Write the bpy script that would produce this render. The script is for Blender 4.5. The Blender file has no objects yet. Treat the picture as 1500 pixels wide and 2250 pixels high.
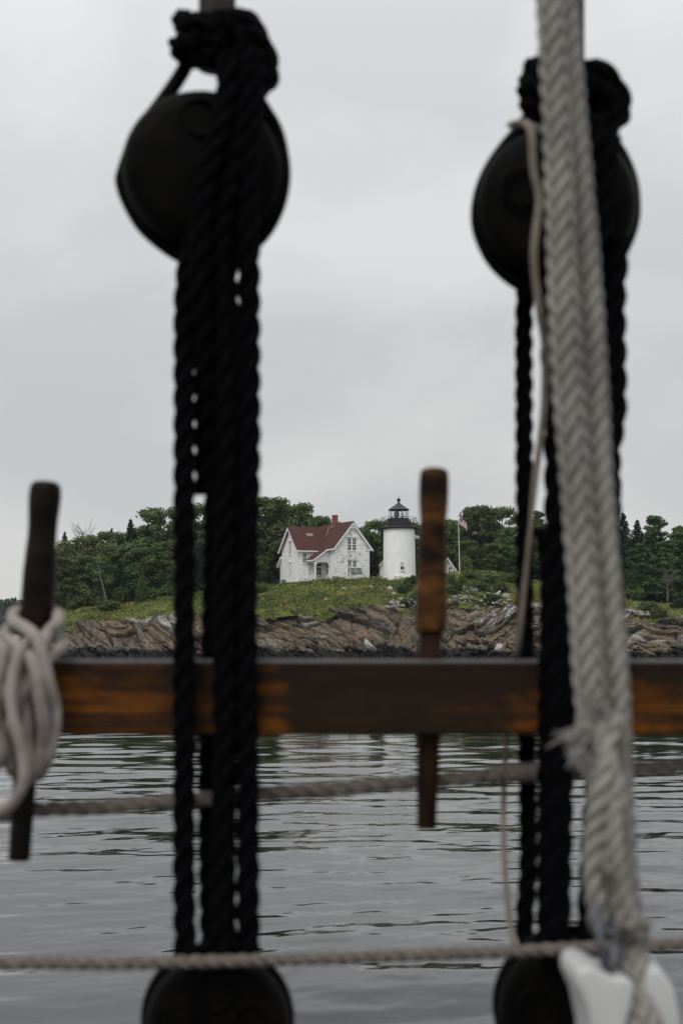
import bpy, bmesh, math, random
import numpy as np
from mathutils import Vector, Matrix
R_ = math.radians
S = bpy.context.scene
COL = S.collection
rng = np.random.default_rng(11)
random.seed(5)

# ------------------------------------------------------------------ camera
F = 3125.0                                   # focal length in photograph pixels
PITCH = math.atan(265.0 / F)
CAM = np.array([0.0, 0.0, 2.8])
cd = bpy.data.cameras.new('camera'); cam = bpy.data.objects.new('camera', cd); COL.objects.link(cam)
cam.location = CAM; cam.rotation_euler = (math.pi / 2 + PITCH, 0, 0)
cd.sensor_fit = 'HORIZONTAL'; cd.sensor_width = 24.0; cd.lens = 50.0
cd.clip_start = 0.05; cd.clip_end = 9000
cd.dof.use_dof = True; cd.dof.focus_distance = 185.0; cd.dof.aperture_fstop = 6.3
S.camera = cam

# ------------------------------------------------------------------ sky, sun, exposure
SUN_EL, SUN_AZ = 52.0, 205.0
w = bpy.data.worlds.new('World'); S.world = w; w.use_nodes = True
nt = w.node_tree; nt.nodes.clear()
def wn(t, **k):
    n = nt.nodes.new(t)
    for a, b in k.items(): setattr(n, a, b)
    return n
out = wn('ShaderNodeOutputWorld'); bgA = wn('ShaderNodeBackground')
sky = wn('ShaderNodeTexSky', sky_type='NISHITA'); sky.sun_disc = False
sky.sun_elevation = R_(SUN_EL); sky.sun_rotation = R_(SUN_AZ)
bgA.inputs['Strength'].default_value = 0.05
nt.links.new(sky.outputs[0], bgA.inputs[0])
tc = wn('ShaderNodeTexCoord'); sep = wn('ShaderNodeSeparateXYZ'); nt.links.new(tc.outputs['Generated'], sep.inputs[0])
# cloud deck: brighter towards the zenith, soft mottling
mp = wn('ShaderNodeMapping'); mp.inputs['Scale'].default_value = (1.0, 1.0, 1.7); mp.inputs['Location'].default_value = (3.1, 0.2, 1.3)
nt.links.new(tc.outputs['Generated'], mp.inputs[0])
n1 = wn('ShaderNodeTexNoise'); n1.inputs['Scale'].default_value = 4.2; n1.inputs['Detail'].default_value = 5; n1.inputs['Roughness'].default_value = 0.5; n1.inputs['Distortion'].default_value = 0.35
nt.links.new(mp.outputs[0], n1.inputs['Vector'])
r1 = wn('ShaderNodeValToRGB'); nt.links.new(n1.outputs['Fac'], r1.inputs[0])
e = r1.color_ramp.elements
e[0].position = 0.38; e[0].color = (0.530, 0.542, 0.555, 1)
e[1].position = 0.62; e[1].color = (0.635, 0.637, 0.64, 1)
r2 = wn('ShaderNodeValToRGB'); nt.links.new(sep.outputs['Z'], r2.inputs[0])
r2.color_ramp.elements[0].position = 0.0; r2.color_ramp.elements[0].color = (0.49, 0.49, 0.48, 1)
r2.color_ramp.elements[1].position = 1.0; r2.color_ramp.elements[1].color = (1.0, 1.0, 1.0, 1)
q = r2.color_ramp.elements.new(0.16); q.color = (0.495, 0.495, 0.49, 1)
q = r2.color_ramp.elements.new(0.38); q.color = (0.60, 0.60, 0.605, 1)
mx = wn('ShaderNodeMix', data_type='RGBA', blend_type='MULTIPLY'); mx.inputs[0].default_value = 1.0
nt.links.new(r1.outputs[0], mx.inputs[6]); nt.links.new(r2.outputs[0], mx.inputs[7])
bgB = wn('ShaderNodeBackground'); bgB.inputs['Strength'].default_value = 2.2
nt.links.new(mx.outputs[2], bgB.inputs[0])
ms = wn('ShaderNodeMixShader'); ms.inputs[0].default_value = 0.94
nt.links.new(bgA.outputs[0], ms.inputs[1]); nt.links.new(bgB.outputs[0], ms.inputs[2]); nt.links.new(ms.outputs[0], out.inputs[0])
sl = bpy.data.lights.new('sun', 'SUN'); sl.energy = 1.5; sl.angle = R_(28); sl.color = (1.0, 0.965, 0.92)
so = bpy.data.objects.new('sun', sl); COL.objects.link(so)
az = R_(SUN_AZ); el = R_(SUN_EL)
sd = Vector((math.sin(az) * math.cos(el), math.cos(az) * math.cos(el), math.sin(el)))
so.rotation_euler = sd.to_track_quat('Z', 'Y').to_euler()
S.view_settings.view_transform = 'Standard'; S.view_settings.look = 'None'
S.view_settings.exposure = 0.0; S.view_settings.gamma = 1.0; S.view_settings.use_curve_mapping = False
S.render.engine = 'CYCLES'
S.cycles.use_denoising = True
S.cycles.max_bounces = 6; S.cycles.diffuse_bounces = 3; S.cycles.glossy_bounces = 3; S.cycles.transparent_max_bounces = 8

# ------------------------------------------------------------------ helpers
fwd = np.array([0, math.cos(PITCH), math.sin(PITCH)]); upv = np.array([0, -math.sin(PITCH), math.cos(PITCH)])
def W(px, py, Y):
    """the point at depth Y that the photograph shows at pixel px, py"""
    d = fwd + np.array([1.0, 0, 0]) * ((px - 750) / F) + upv * ((1125 - py) / F)
    return CAM + d * (Y / d[1])
def zat(py, Y): return W(750, py, Y)[2]
def px_of(x, Y): return 750 + F * 1.0036 * x / Y

def tag(o, label=None, cat=None, group=None, kind=None):
    if label: o['label'] = label
    if cat: o['category'] = cat
    if group: o['group'] = group
    if kind: o['kind'] = kind
    return o
def empty(name, loc=(0, 0, 0), rz=0.0):
    o = bpy.data.objects.new(name, None); o.location = loc; o.rotation_euler = (0, 0, rz); COL.objects.link(o); return o
def mesh_np(name, V, Fc, mat, parent=None, smooth=False):
    """a mesh object from arrays; every face has the same number of corners"""
    V = np.asarray(V, dtype=np.float32); Fc = np.asarray(Fc, dtype=np.int32)
    me = bpy.data.meshes.new(name); n, k = Fc.shape
    me.vertices.add(len(V)); me.vertices.foreach_set('co', V.ravel())
    me.loops.add(n * k); me.loops.foreach_set('vertex_index', Fc.ravel())
    me.polygons.add(n); me.polygons.foreach_set('loop_start', np.arange(0, n * k, k, dtype=np.int32))
    if smooth: me.polygons.foreach_set('use_smooth', np.ones(n, dtype=bool))
    me.update(calc_edges=True); me.validate()
    if mat: me.materials.append(mat)
    o = bpy.data.objects.new(name, me); COL.objects.link(o); o.parent = parent
    return o
class MB:
    """collects shapes and links them as one mesh object"""
    def __init__(s): s.v = []; s.f = []; s.m = []; s.sm = []
    def add(s, V, Fc, mi=0, smooth=False):
        b = len(s.v); s.v.extend([tuple(map(float, p)) for p in V])
        for f in Fc: s.f.append(tuple(int(i) + b for i in f)); s.m.append(mi); s.sm.append(smooth)
        return s
    def obox(s, O, ax, ay, az, mi=0):
        """box from corner O along three edge vectors"""
        O, ax, ay, az = map(np.array, (O, ax, ay, az)); O = O.astype(float)
        if np.dot(np.cross(ax, ay), az) < 0: ax, ay = ay, ax
        P = [O, O + ax, O + ax + ay, O + ay]; P = P + [p + az for p in P]
        return s.add(P, [(0, 3, 2, 1), (4, 5, 6, 7), (0, 1, 5, 4), (1, 2, 6, 5), (2, 3, 7, 6), (3, 0, 4, 7)], mi)
    def box(s, x0, x1, y0, y1, z0, z1, mi=0): return s.obox((x0, y0, z0), (x1 - x0, 0, 0), (0, y1 - y0, 0), (0, 0, z1 - z0), mi)
    def bar(s, a, b, r, n=8, r2=None, smooth=True, mi=0):
        a = np.array(a, float); b = np.array(b, float); r2 = r if r2 is None else r2
        t = (b - a) / (np.linalg.norm(b - a) + 1e-9); h = np.array([0, 0, 1.0]) if abs(t[2]) < .9 else np.array([1.0, 0, 0])
        u = np.cross(t, h); u /= np.linalg.norm(u); v = np.cross(t, u)
        V = []
        for c, rr in ((a, r), (b, r2)):
            for i in range(n):
                q_ = 2 * math.pi * i / n; V.append(c + rr * (u * math.cos(q_) + v * math.sin(q_)))
        Fc = [(i, (i + 1) % n, n + (i + 1) % n, n + i) for i in range(n)]
        s.add(V, Fc, mi, smooth); return s.add(V, [tuple(range(n))[::-1], tuple(range(n, 2 * n))], mi)
    def tube(s, pts, r, n=8, smooth=True, mi=0):
        V, Fc = tube_np(np.array(pts, float), r, n); return s.add(V, Fc, mi, smooth)
    def lathe(s, prof, n=32, c=(0, 0, 0), axis='z', smooth=True, mi=0):
        V = []
        for (r, z) in prof:
            for i in range(n):
                t = 2 * math.pi * i / n
                p = (r * math.cos(t), r * math.sin(t), z) if axis == 'z' else (r * math.cos(t), z, -r * math.sin(t))
                V.append((p[0] + c[0], p[1] + c[1], p[2] + c[2]))
        Fc = []
        for j in range(len(prof) - 1):
            for i in range(n):
                k = (i + 1) % n; Fc.append((j * n + i, j * n + k, (j + 1) * n + k, (j + 1) * n + i))
        return s.add(V, Fc, mi, smooth)
    def prism(s, poly, d, mi=0):
        """polygon (3-D points) pushed along vector d"""
        P = [np.array(p, float) for p in poly]; n = len(P); Q = [p + np.array(d, float) for p in P]
        Fc = [tuple(range(n)), tuple(range(n, 2 * n))[::-1]] + [(i, n + i, n + (i + 1) % n, (i + 1) % n) for i in range(n)]
        return s.add(P + Q, Fc, mi)
    def build(s, name, mats, parent=None, bevel=0, fixn=True, seg=2):
        me = bpy.data.meshes.new(name); me.from_pydata(s.v, [], s.f)
        mats = mats if isinstance(mats, (list, tuple)) else [mats]
        for m_ in mats: me.materials.append(m_)
        me.polygons.foreach_set('material_index', s.m); me.polygons.foreach_set('use_smooth', s.sm); me.update()
        if fixn:
            bm = bmesh.new(); bm.from_mesh(me); bmesh.ops.recalc_face_normals(bm, faces=bm.faces); bm.to_mesh(me); bm.free()
        o = bpy.data.objects.new(name, me); COL.objects.link(o); o.parent = parent
        if bevel:
            b = o.modifiers.new('bevel', 'BEVEL'); b.width = bevel; b.segments = seg; b.limit_method = 'ANGLE'
        return o
def catmull(P, step):
    P = np.array(P, float); Q = np.vstack([2 * P[0] - P[1], P, 2 * P[-1] - P[-2]]); outp = []
    for i in range(len(P) - 1):
        p0, p1, p2, p3 = Q[i:i + 4]; L = np.linalg.norm(p2 - p1); n = max(2, int(L / step))
        for k in range(n):
            t = k / n
            outp.append(.5 * ((2 * p1) + (-p0 + p2) * t + (2 * p0 - 5 * p1 + 4 * p2 - p3) * t * t + (-p0 + 3 * p1 - 3 * p2 + p3) * t ** 3))
    outp.append(P[-1]); return np.array(outp)
def frames(P):
    T = np.gradient(P, axis=0); T /= np.linalg.norm(T, axis=1)[:, None] + 1e-12
    N = np.zeros_like(P); n = np.cross(T[0], [0, 1.0, 0.013]); n /= np.linalg.norm(n)
    for i in range(len(P)):
        n = n - T[i] * np.dot(n, T[i]); n /= np.linalg.norm(n) + 1e-12; N[i] = n
    return T, N, np.cross(T, N)
def tube_np(P, r, n=8, off=None):
    T, N, B = frames(P); m = len(P); r = np.broadcast_to(np.asarray(r, float), (m,))
    a = np.linspace(0, 2 * np.pi, n, endpoint=False)
    V = P[:, None, :] + r[:, None, None] * (N[:, None, :] * np.cos(a)[None, :, None] + B[:, None, :] * np.sin(a)[None, :, None])
    V = V.reshape(-1, 3); i = np.arange(m - 1)[:, None] * n; j = np.arange(n)[None, :]; j2 = (j + 1) % n
    Fc = np.stack([i + j, i + j2, i + n + j2, i + n + j], -1).reshape(-1, 4)
    b = len(V); V = np.vstack([V, P[0], P[-1]])
    k0 = (m - 1) * n
    return V, [tuple(f) for f in Fc] + [(b, (q_ + 1) % n, q_) for q_ in range(n)] + [(b + 1, k0 + q_, k0 + (q_ + 1) % n) for q_ in range(n)]
def rope_into(mb, pts, R, pitch=None, step=None, n=8, strands=3, wob=0.0, ph=0.0):
    """three strands laid up right-handed round the path"""
    R = float(R); pitch = pitch or R * 6.6; step = step or pitch / 16
    P = catmull(pts, step)
    if wob:
        k = np.arange(len(P)); P = P + wob * np.stack([np.sin(k * .11 + ph), np.cos(k * .07 + ph), 0 * k], -1)
    T, N, B = frames(P); s = np.concatenate([[0], np.cumsum(np.linalg.norm(np.diff(P, axis=0), axis=1))])
    oo, tr_ = (.46, .60) if strands == 3 else (.53, .50)
    for k in range(strands):
        f = 2 * np.pi * (s / pitch + k / strands) + ph
        C = P + R * oo * (N * np.cos(f)[:, None] + B * np.sin(f)[:, None])
        m = len(P); a = np.linspace(0, 2 * np.pi, n, endpoint=False)
        V = C[:, None, :] + R * tr_ * (N[:, None, :] * np.cos(a)[None, :, None] + B[:, None, :] * np.sin(a)[None, :, None])
        V = V.reshape(-1, 3); i = np.arange(m - 1)[:, None] * n; j = np.arange(n)[None, :]; j2 = (j + 1) % n
        Fc = np.stack([i + j, i + j2, i + n + j2, i + n + j], -1).reshape(-1, 4)
        Fc = [tuple(q_) for q_ in Fc] + [tuple(range(n))[::-1], tuple(range((m - 1) * n, m * n))]
        mb.add(V, Fc, 0, True)
def plait_into(mb, pts, R, ph=0.0, gap=None, seed=1):
    """plaited rope: four columns of overlapping stitches that lean alternately right and left"""
    gap = gap or R * 1.25; P = catmull(pts, R * .25); T, N, B = frames(P); s = np.concatenate([[0], np.cumsum(np.linalg.norm(np.diff(P, axis=0), axis=1))]); rp = np.random.default_rng(seed)
    t = np.linspace(-1, 1, 9); Ls = R * 2.5
    ip = lambda A, q_: np.stack([np.interp(q_, s, A[:, k]) for k in range(3)], -1)
    mb.tube(P, R * .40, 12)
    for c_ in range(4):
        sg = 1 if c_ % 2 == 0 else -1; q0 = (c_ % 2) * gap * .5 + gap * .2 * (c_ // 2)
        while q0 < s[-1]:
            q_ = np.clip(q0 + t * Ls * .5, 0, s[-1]); f = ph + c_ * math.pi / 2 + sg * t * .90 + rp.normal() * .03; rr = R * (.30 + .42 * np.cos(t * 1.25)) * (1 + rp.normal() * .02)
            C = ip(P, q_) + rr[:, None] * (ip(N, q_) * np.cos(f)[:, None] + ip(B, q_) * np.sin(f)[:, None])
            V_, F_ = tube_np(C, R * (.10 + .185 * np.cos(t * 1.2)), 8); mb.add(V_, F_, 0, True); q0 += gap
def P2(pts, D): return [W(p[0], p[1], p[2] if len(p) > 2 else D) for p in pts]
def rope(name, pts, Rpx, mat, D=1.6, parent=None, **k):
    mb = MB(); rope_into(mb, P2(pts, D), Rpx / F * D, **k); return mb.build(name, mat, parent, fixn=False)
def vnoise(x, y, seed=0):
    xi = np.floor(x).astype(np.int64); yi = np.floor(y).astype(np.int64); fx = x - xi; fy = y - yi
    fx = fx * fx * (3 - 2 * fx); fy = fy * fy * (3 - 2 * fy)
    def h(a, b):
        n = (a * 374761393 + b * 668265263 + seed * 144665) & 0xffffffff
        n = ((n ^ (n >> 13)) * 1274126177) & 0xffffffff
        return ((n ^ (n >> 16)) & 0xffff) / 65535.0
    return (h(xi, yi) * (1 - fx) + h(xi + 1, yi) * fx) * (1 - fy) + (h(xi, yi + 1) * (1 - fx) + h(xi + 1, yi + 1) * fx) * fy
def fbm(x, y, oct=4, seed=0):
    s = 0; a = .5
    for o in range(oct): s = s + a * (vnoise(x * 2 ** o, y * 2 ** o, seed + o) - .5); a *= .5
    return s

# ------------------------------------------------------------------ materials
def mat(name, base, rough=.7, spec=.3, metal=0.0):
    m = bpy.data.materials.new(name); m.use_nodes = True; b = m.node_tree.nodes['Principled BSDF']
    b.inputs['Base Color'].default_value = (*base, 1); b.inputs['Roughness'].default_value = rough
    b.inputs['Specular IOR Level'].default_value = spec; b.inputs['Metallic'].default_value = metal
    return m
class NT:
    def __init__(s, m): s.m = m; s.t = m.node_tree; s.b = s.t.nodes['Principled BSDF']
    def n(s, ty, **k):
        x = s.t.nodes.new(ty)
        for a, b in k.items(): setattr(x, a, b)
        return x
    def l(s, a, b): s.t.links.new(a, b)
    def coord(s, kind='Object', scale=(1, 1, 1), rot=(0, 0, 0), loc=(0, 0, 0)):
        c = s.n('ShaderNodeTexCoord'); m = s.n('ShaderNodeMapping'); m.inputs['Scale'].default_value = scale
        m.inputs['Rotation'].default_value = rot; m.inputs['Location'].default_value = loc
        s.l(c.outputs[kind], m.inputs[0]); return m.outputs[0]
    def noise(s, vec, scale, detail=4, rough=.55, dist=0.0):
        x = s.n('ShaderNodeTexNoise'); x.inputs['Scale'].default_value = scale; x.inputs['Detail'].default_value = detail
        x.inputs['Roughness'].default_value = rough; x.inputs['Distortion'].default_value = dist
        if vec is not None: s.l(vec, x.inputs['Vector'])
        return x.outputs['Fac']
    def ramp(s, fac, stops, interp='LINEAR'):
        x = s.n('ShaderNodeValToRGB'); x.color_ramp.interpolation = interp; s.l(fac, x.inputs[0]); el_ = x.color_ramp.elements
        while len(el_) > 1: el_.remove(el_[-1])
        el_[0].position = stops[0][0]; el_[0].color = (*stops[0][1], 1)
        for p, c in stops[1:]: el_.new(p).color = (*c, 1)
        return x.outputs[0]
    def mix(s, fac, a, b, blend='MIX'):
        x = s.n('ShaderNodeMix', data_type='RGBA', blend_type=blend)
        for i, v in ((0, fac), (6, a), (7, b)):
            if isinstance(v, (int, float)): x.inputs[i].default_value = v
            elif isinstance(v, tuple): x.inputs[i].default_value = (*v, 1)
            else: s.l(v, x.inputs[i])
        return x.outputs[2]
    def math(s, op, a, b=None):
        x = s.n('ShaderNodeMath', operation=op)
        for i, v in ((0, a), (1, b)):
            if v is None: continue
            if isinstance(v, (int, float)): x.inputs[i].default_value = v
            else: s.l(v, x.inputs[i])
        return x.outputs[0]
    def color(s, c): s.l(c, s.b.inputs['Base Color'])
    def bump(s, h, strength=.5, dist=.01):
        x = s.n('ShaderNodeBump'); x.inputs['Strength'].default_value = strength; x.inputs['Distance'].default_value = dist
        s.l(h, x.inputs['Height']); s.l(x.outputs[0], s.b.inputs['Normal']); return x
def noisy(name, c0, c1, scale, rough=.7, spec=.3, bump=0.0, bdist=.01, stretch=(1, 1, 1), detail=4, metal=0.0):
    m = mat(name, c0, rough, spec, metal); t = NT(m); v = t.coord('Object', stretch); f = t.noise(v, scale, detail)
    t.color(t.ramp(f, [(.3, c0), (.7, c1)]))
    if bump: t.bump(f, bump, bdist)
    return m

M = {}
# tarred rope, served wire, manila, white polyester
M['tar_rope'] = noisy('tarred rope', (.0010, .0011, .0015), (.0040, .0040, .0050), 260, .8, .02, .5, .0015)
M['served'] = noisy('served shroud', (.010, .008, .007), (.040, .032, .028), 60, .75, .2, .6, .002, (1, 1, 2.2))
M['deadeye_wood'] = noisy('black deadeye', (.0012, .0012, .0012), (.0046, .0038, .0032), 22, .55, .035, .4, .003)
m = mat('white laid rope', (.42, .40, .375), .85, .15); t = NT(m); v = t.coord('Object')
t.color(t.mix(t.ramp(t.noise(v, 14, 5), [(.38, (0, 0, 0)), (.75, (1, 1, 1))]), (.255, .24, .222), (.165, .15, .14)))
t.bump(t.noise(v, 700, 3), .6, .001); M['white_rope'] = m
m = mat('pale braided line', (.5, .47, .45), .9, .1); t = NT(m); v = t.coord('Object')
t.color(t.ramp(t.noise(v, 30, 5), [(.3, (.19, .162, .150)), (.7, (.31, .28, .26))])); t.bump(t.noise(v, 500, 3), .7, .0015); M['braid'] = m
M['manila'] = noisy('weathered line', (.085, .070, .060), (.17, .145, .128), 120, .85, .15, .5, .001)
M['cord'] = noisy('thin cord', (.12, .10, .078), (.20, .172, .14), 60, .8, .15, .4, .001)
m = mat('weathered varnish', (.1, .04, .01), .6, .05); t = NT(m)
v = t.coord('Object', (4.5, 8, 9)); v2 = t.coord('Object', (.9, 6, 34), loc=(1.7, 0, .4)); v3 = t.coord('Object', (4, 30, 150))
patch = t.noise(v, 1.8, 8, .74, .5); grain = t.noise(v2, 3.2, 5, .65); fine = t.noise(v3, 6, 3)
c_x = t.n('ShaderNodeSeparateXYZ'); t.l(t.coord('Object'), c_x.inputs[0])
def xf(px): return ((px - 750) / F * 1.59) / 1.1 + .5
keep = t.ramp(t.math('ADD', t.math('DIVIDE', c_x.outputs['X'], 1.1), .5), [(0, (.0, .0, .0)), (xf(110), (.2, .2, .2)), (xf(150), (.28, .28, .28)), (xf(330), (.23, .23, .23)), (xf(400), (.10, .10, .10)), (xf(420), (.16, .16, .16)), (xf(500), (.16, .16, .16)), (xf(575), (.27, .27, .27)), (xf(612), (.24, .24, .24)), (xf(650), (.06, .06, .06)), (xf(900), (.03, .03, .03)), (xf(1150), (.05, .05, .05)), (xf(1190), (.17, .17, .17)), (xf(1300), (.14, .14, .14)), (xf(1400), (.25, .25, .25)), (xf(1450), (.16, .16, .16)), (xf(1530), (.05, .05, .05))])
low_ = t.ramp(t.math('MULTIPLY', c_x.outputs['Z'], 1 / .082), [(.0, (.0, .0, .0)), (.5, (.0, .0, .0)), (.85, (.16, .16, .16)), (1, (.2, .2, .2))])
patch = t.math('SUBTRACT', t.math('ADD', t.math('SUBTRACT', patch, .09), keep), low_)
c = t.ramp(patch, [(.40, (.018, .0105, .006)), (.50, (.038, .019, .009)), (.575, (.110, .038, .006)), (.70, (.165, .056, .008))])
c = t.mix(t.ramp(grain, [(.46, (0, 0, 0)), (.56, (.9, .9, .9))]), c, (.022, .0145, .010))
c = t.mix(t.ramp(fine, [(.45, (0, 0, 0)), (.6, (.75, .75, .75))]), c, (.014, .009, .007)); t.bump(t.math('ADD', fine, t.noise(v, 9, 4)), .5, .0015)
# paler grey along the top of the rail
g = t.n('ShaderNodeNewGeometry'); sx = t.n('ShaderNodeSeparateXYZ'); t.l(t.coord('Object'), sx.inputs[0])
t.color(t.mix(t.ramp(sx.outputs['Z'], [(.0, (0, 0, 0)), (1, (1, 1, 1))]), c, (.2, .2, .2)))
M['rail'] = m; RAILNT = (t, c, sx)
def pin_mat(name, lo, mid, hi, k):
    m = mat(name, mid, .5, .07); t = NT(m); f = t.noise(t.coord('Object', (5, 5, 13)), 2.4, 6, .68, .4); g_ = t.noise(t.coord('Object', (80, 80, 9)), 2, 3)
    c = t.ramp(f, [(.40, lo), (.50, mid), (k, hi)]); t.color(t.mix(t.math('MULTIPLY', g_, .6), c, lo)); return m
M['pin_amber'] = pin_mat('varnished pin', (.010, .006, .004), (.062, .027, .009), (.165, .072, .018), .63)
M['pin_dark'] = pin_mat('dark oiled pin', (.005, .0035, .003), (.011, .0075, .006), (.024, .016, .012), .66)
M['shank_red'] = noisy('red brown shank', (.009, .005, .0035), (.028, .0125, .008), 30, .6, .05, 0, .01, (3, 3, .6))
M['block_white'] = mat('white nylon', (.43, .43, .425), .42, .4)
M['steel'] = noisy('galvanised steel', (.055, .06, .075), (.13, .135, .15), 60, .45, .5, metal=.5)
M['black'] = mat('black paint', (.012, .012, .013), .45, .4)

# house
def clap_mat(name, peel_lo, peel_hi, base=(.86, .865, .86)):
    m = mat(name, base, .6, .2); t = NT(m); v = t.coord('Object')
    s_ = t.n('ShaderNodeSeparateXYZ'); t.l(v, s_.inputs[0])
    saw = t.math('FRACT', t.math('MULTIPLY', s_.outputs['Z'], 7.4))
    streak = t.noise(t.coord('Object', (1.0, 1.0, 6.5)), 1.9, 6, .68, .2); zone = t.noise(t.coord('Object', (.8, .8, 1.0), loc=(4.2, 0, 1.0)), 1.05, 2)
    f = t.math('ADD', streak, t.math('MULTIPLY', t.math('SUBTRACT', zone, .5), .55))
    peel = t.ramp(f, [(peel_lo, (0, 0, 0)), (peel_hi, (1, 1, 1))])
    dirt = t.ramp(t.noise(t.coord('Object', (1, 1, .35)), 1.4, 5, .6), [(.3, tuple(x * .86 for x in base)), (.65, base)])
    bare = t.ramp(t.noise(v, 9, 3), [(.35, (.10, .095, .09)), (.65, (.24, .225, .205))])
    t.color(t.mix(peel, dirt, bare)); t.bump(saw, .7, .02); return m
M['clap'] = clap_mat('white clapboard', .70, .76)
M['clap_peel'] = clap_mat('flaking white clapboard', .58, .612)
M['trim'] = noisy('white trim', (.70, .705, .70), (.80, .80, .795), 1.6, .55, .25)
M['porch_white'] = noisy('porch paint', (.50, .51, .52), (.62, .63, .64), 1.3, .6, .2)
m = mat('red shingle', (.14, .035, .03), .85, .15); t = NT(m)
s_ = t.n('ShaderNodeSeparateXYZ'); v = t.coord('Object'); t.l(v, s_.inputs[0])
row = t.math('FRACT', t.math('MULTIPLY', s_.outputs['Z'], 6.2))
c = t.ramp(t.noise(t.coord('Object', (1, 1, 2)), 3.2, 6, .7), [(.3, (.052, .023, .020)), (.55, (.078, .034, .028)), (.75, (.096, .050, .041))])
c = t.mix(t.ramp(row, [(.0, (.55, .55, .55)), (.22, (0, 0, 0))]), c, (.06, .013, .011)); t.color(c); t.bump(row, .5, .02); M['shingle'] = m
m = mat('brick', (.22, .06, .035), .85, .2); t = NT(m); bk = t.n('ShaderNodeTexBrick')
for nme, val in (('Color1', (.24, .065, .035, 1)), ('Color2', (.16, .045, .028, 1)), ('Mortar', (.22, .17, .14, 1))): bk.inputs[nme].default_value = val
bk.inputs['Scale'].default_value = 4.5; bk.inputs['Mortar Size'].default_value = .02
t.l(t.coord('Object', rot=(math.pi / 2, 0, 0)), bk.inputs['Vector']); t.color(bk.outputs[0]); M['brick'] = m
m = mat('old window glass', (.02, .022, .024), .06, .5); t = NT(m); t.color(t.ramp(t.noise(t.coord('Object'), 2.3, 2), [(.4, (.012, .013, .014)), (.6, (.05, .05, .052))])); M['glass'] = m
M['glass_pale'] = noisy('curtained glass', (.28, .28, .27), (.42, .42, .41), 3, .25, .5)
M['board'] = noisy('cream board', (.60, .58, .51), (.68, .67, .61), 2, .7, .2)
M['door'] = noisy('grey white door', (.40, .41, .43), (.5, .51, .52), 3, .5, .3)
M['patch_metal'] = noisy('roof patch', (.13, .12, .12), (.24, .22, .22), 4, .6, .4)
M['patch_dark'] = noisy('bare roof', (.025, .018, .018), (.06, .035, .03), 5, .85, .2)
M['flash'] = noisy('valley flashing', (.15, .11, .105), (.24, .19, .18), 3, .6, .4)
M['stone'] = noisy('footing stone', (.25, .24, .22), (.5, .48, .44), 2.5, .85, .2, .5, .05)
# tower
m = mat('white painted brick', (.74, .745, .74), .6, .2); t = NT(m); v = t.coord('Object')
s_ = t.n('ShaderNodeSeparateXYZ'); t.l(v, s_.inputs[0]); course = t.math('FRACT', t.math('MULTIPLY', s_.outputs['Z'], 6.0))
pe = t.ramp(t.math('ADD', t.noise(t.coord('Object', (1, 1, 5)), 1.7, 6, .7), t.math('MULTIPLY', t.noise(v, .7, 1), .12)), [(.76, (0, 0, 0)), (.79, (1, 1, 1))])
di = t.ramp(t.noise(t.coord('Object', (1.3, 1.3, .5)), 1.5, 5, .6), [(.3, (.72, .73, .725)), (.65, (.82, .825, .82))])
t.color(t.mix(pe, di, (.17, .15, .14))); t.bump(t.math('ADD', course, t.noise(v, 12, 2)), .35, .02); M['tower'] = m
M['footing'] = noisy('flaking footing', (.36, .33, .27), (.70, .69, .65), 3.6, .8, .2, .4, .03)
M['iron'] = noisy('black iron', (.008, .009, .011), (.022, .023, .026), 3, .5, .4)
M['roof_iron'] = noisy('weathered lantern roof', (.025, .025, .024), (.06, .058, .054), 3, .6, .3, stretch=(3, 3, .4))
M['mullion'] = noisy('grey mullion', (.16, .17, .175), (.28, .29, .29), 6, .5, .3)
m = mat('lantern glass', (.9, .95, .93), .02, .5); t = NT(m); t.b.inputs['Transmission Weight'].default_value = 1.0; t.b.inputs['IOR'].default_value = 1.02; M['lantern_glass'] = m
M['lens'] = noisy('green lens', (.07, .14, .10), (.14, .24, .18), 4, .15, .6)
M['pole'] = mat('white pole', (.62, .63, .62), .45, .4)
M['flag_red'] = mat('flag red', (.36, .035, .05), .8, .1); M['flag_white'] = mat('flag white', (.66, .64, .66), .8, .1); M['flag_blue'] = mat('flag blue', (.045, .06, .16), .8, .1)
M['alu'] = noisy('pale tube', (.42, .43, .43), (.55, .56, .56), 5, .4, .5); M['sling'] = noisy('grey sling', (.10, .11, .12), (.16, .17, .18), 8, .8, .1)
M['bin'] = noisy('slate grey box', (.13, .135, .16), (.20, .21, .24), 5, .7, .2)
M['shed_wall'] = noisy('grey white shingle wall', (.40, .41, .41), (.60, .61, .61), 5, .75, .15, .4, .03, (1, 1, 3))
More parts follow.
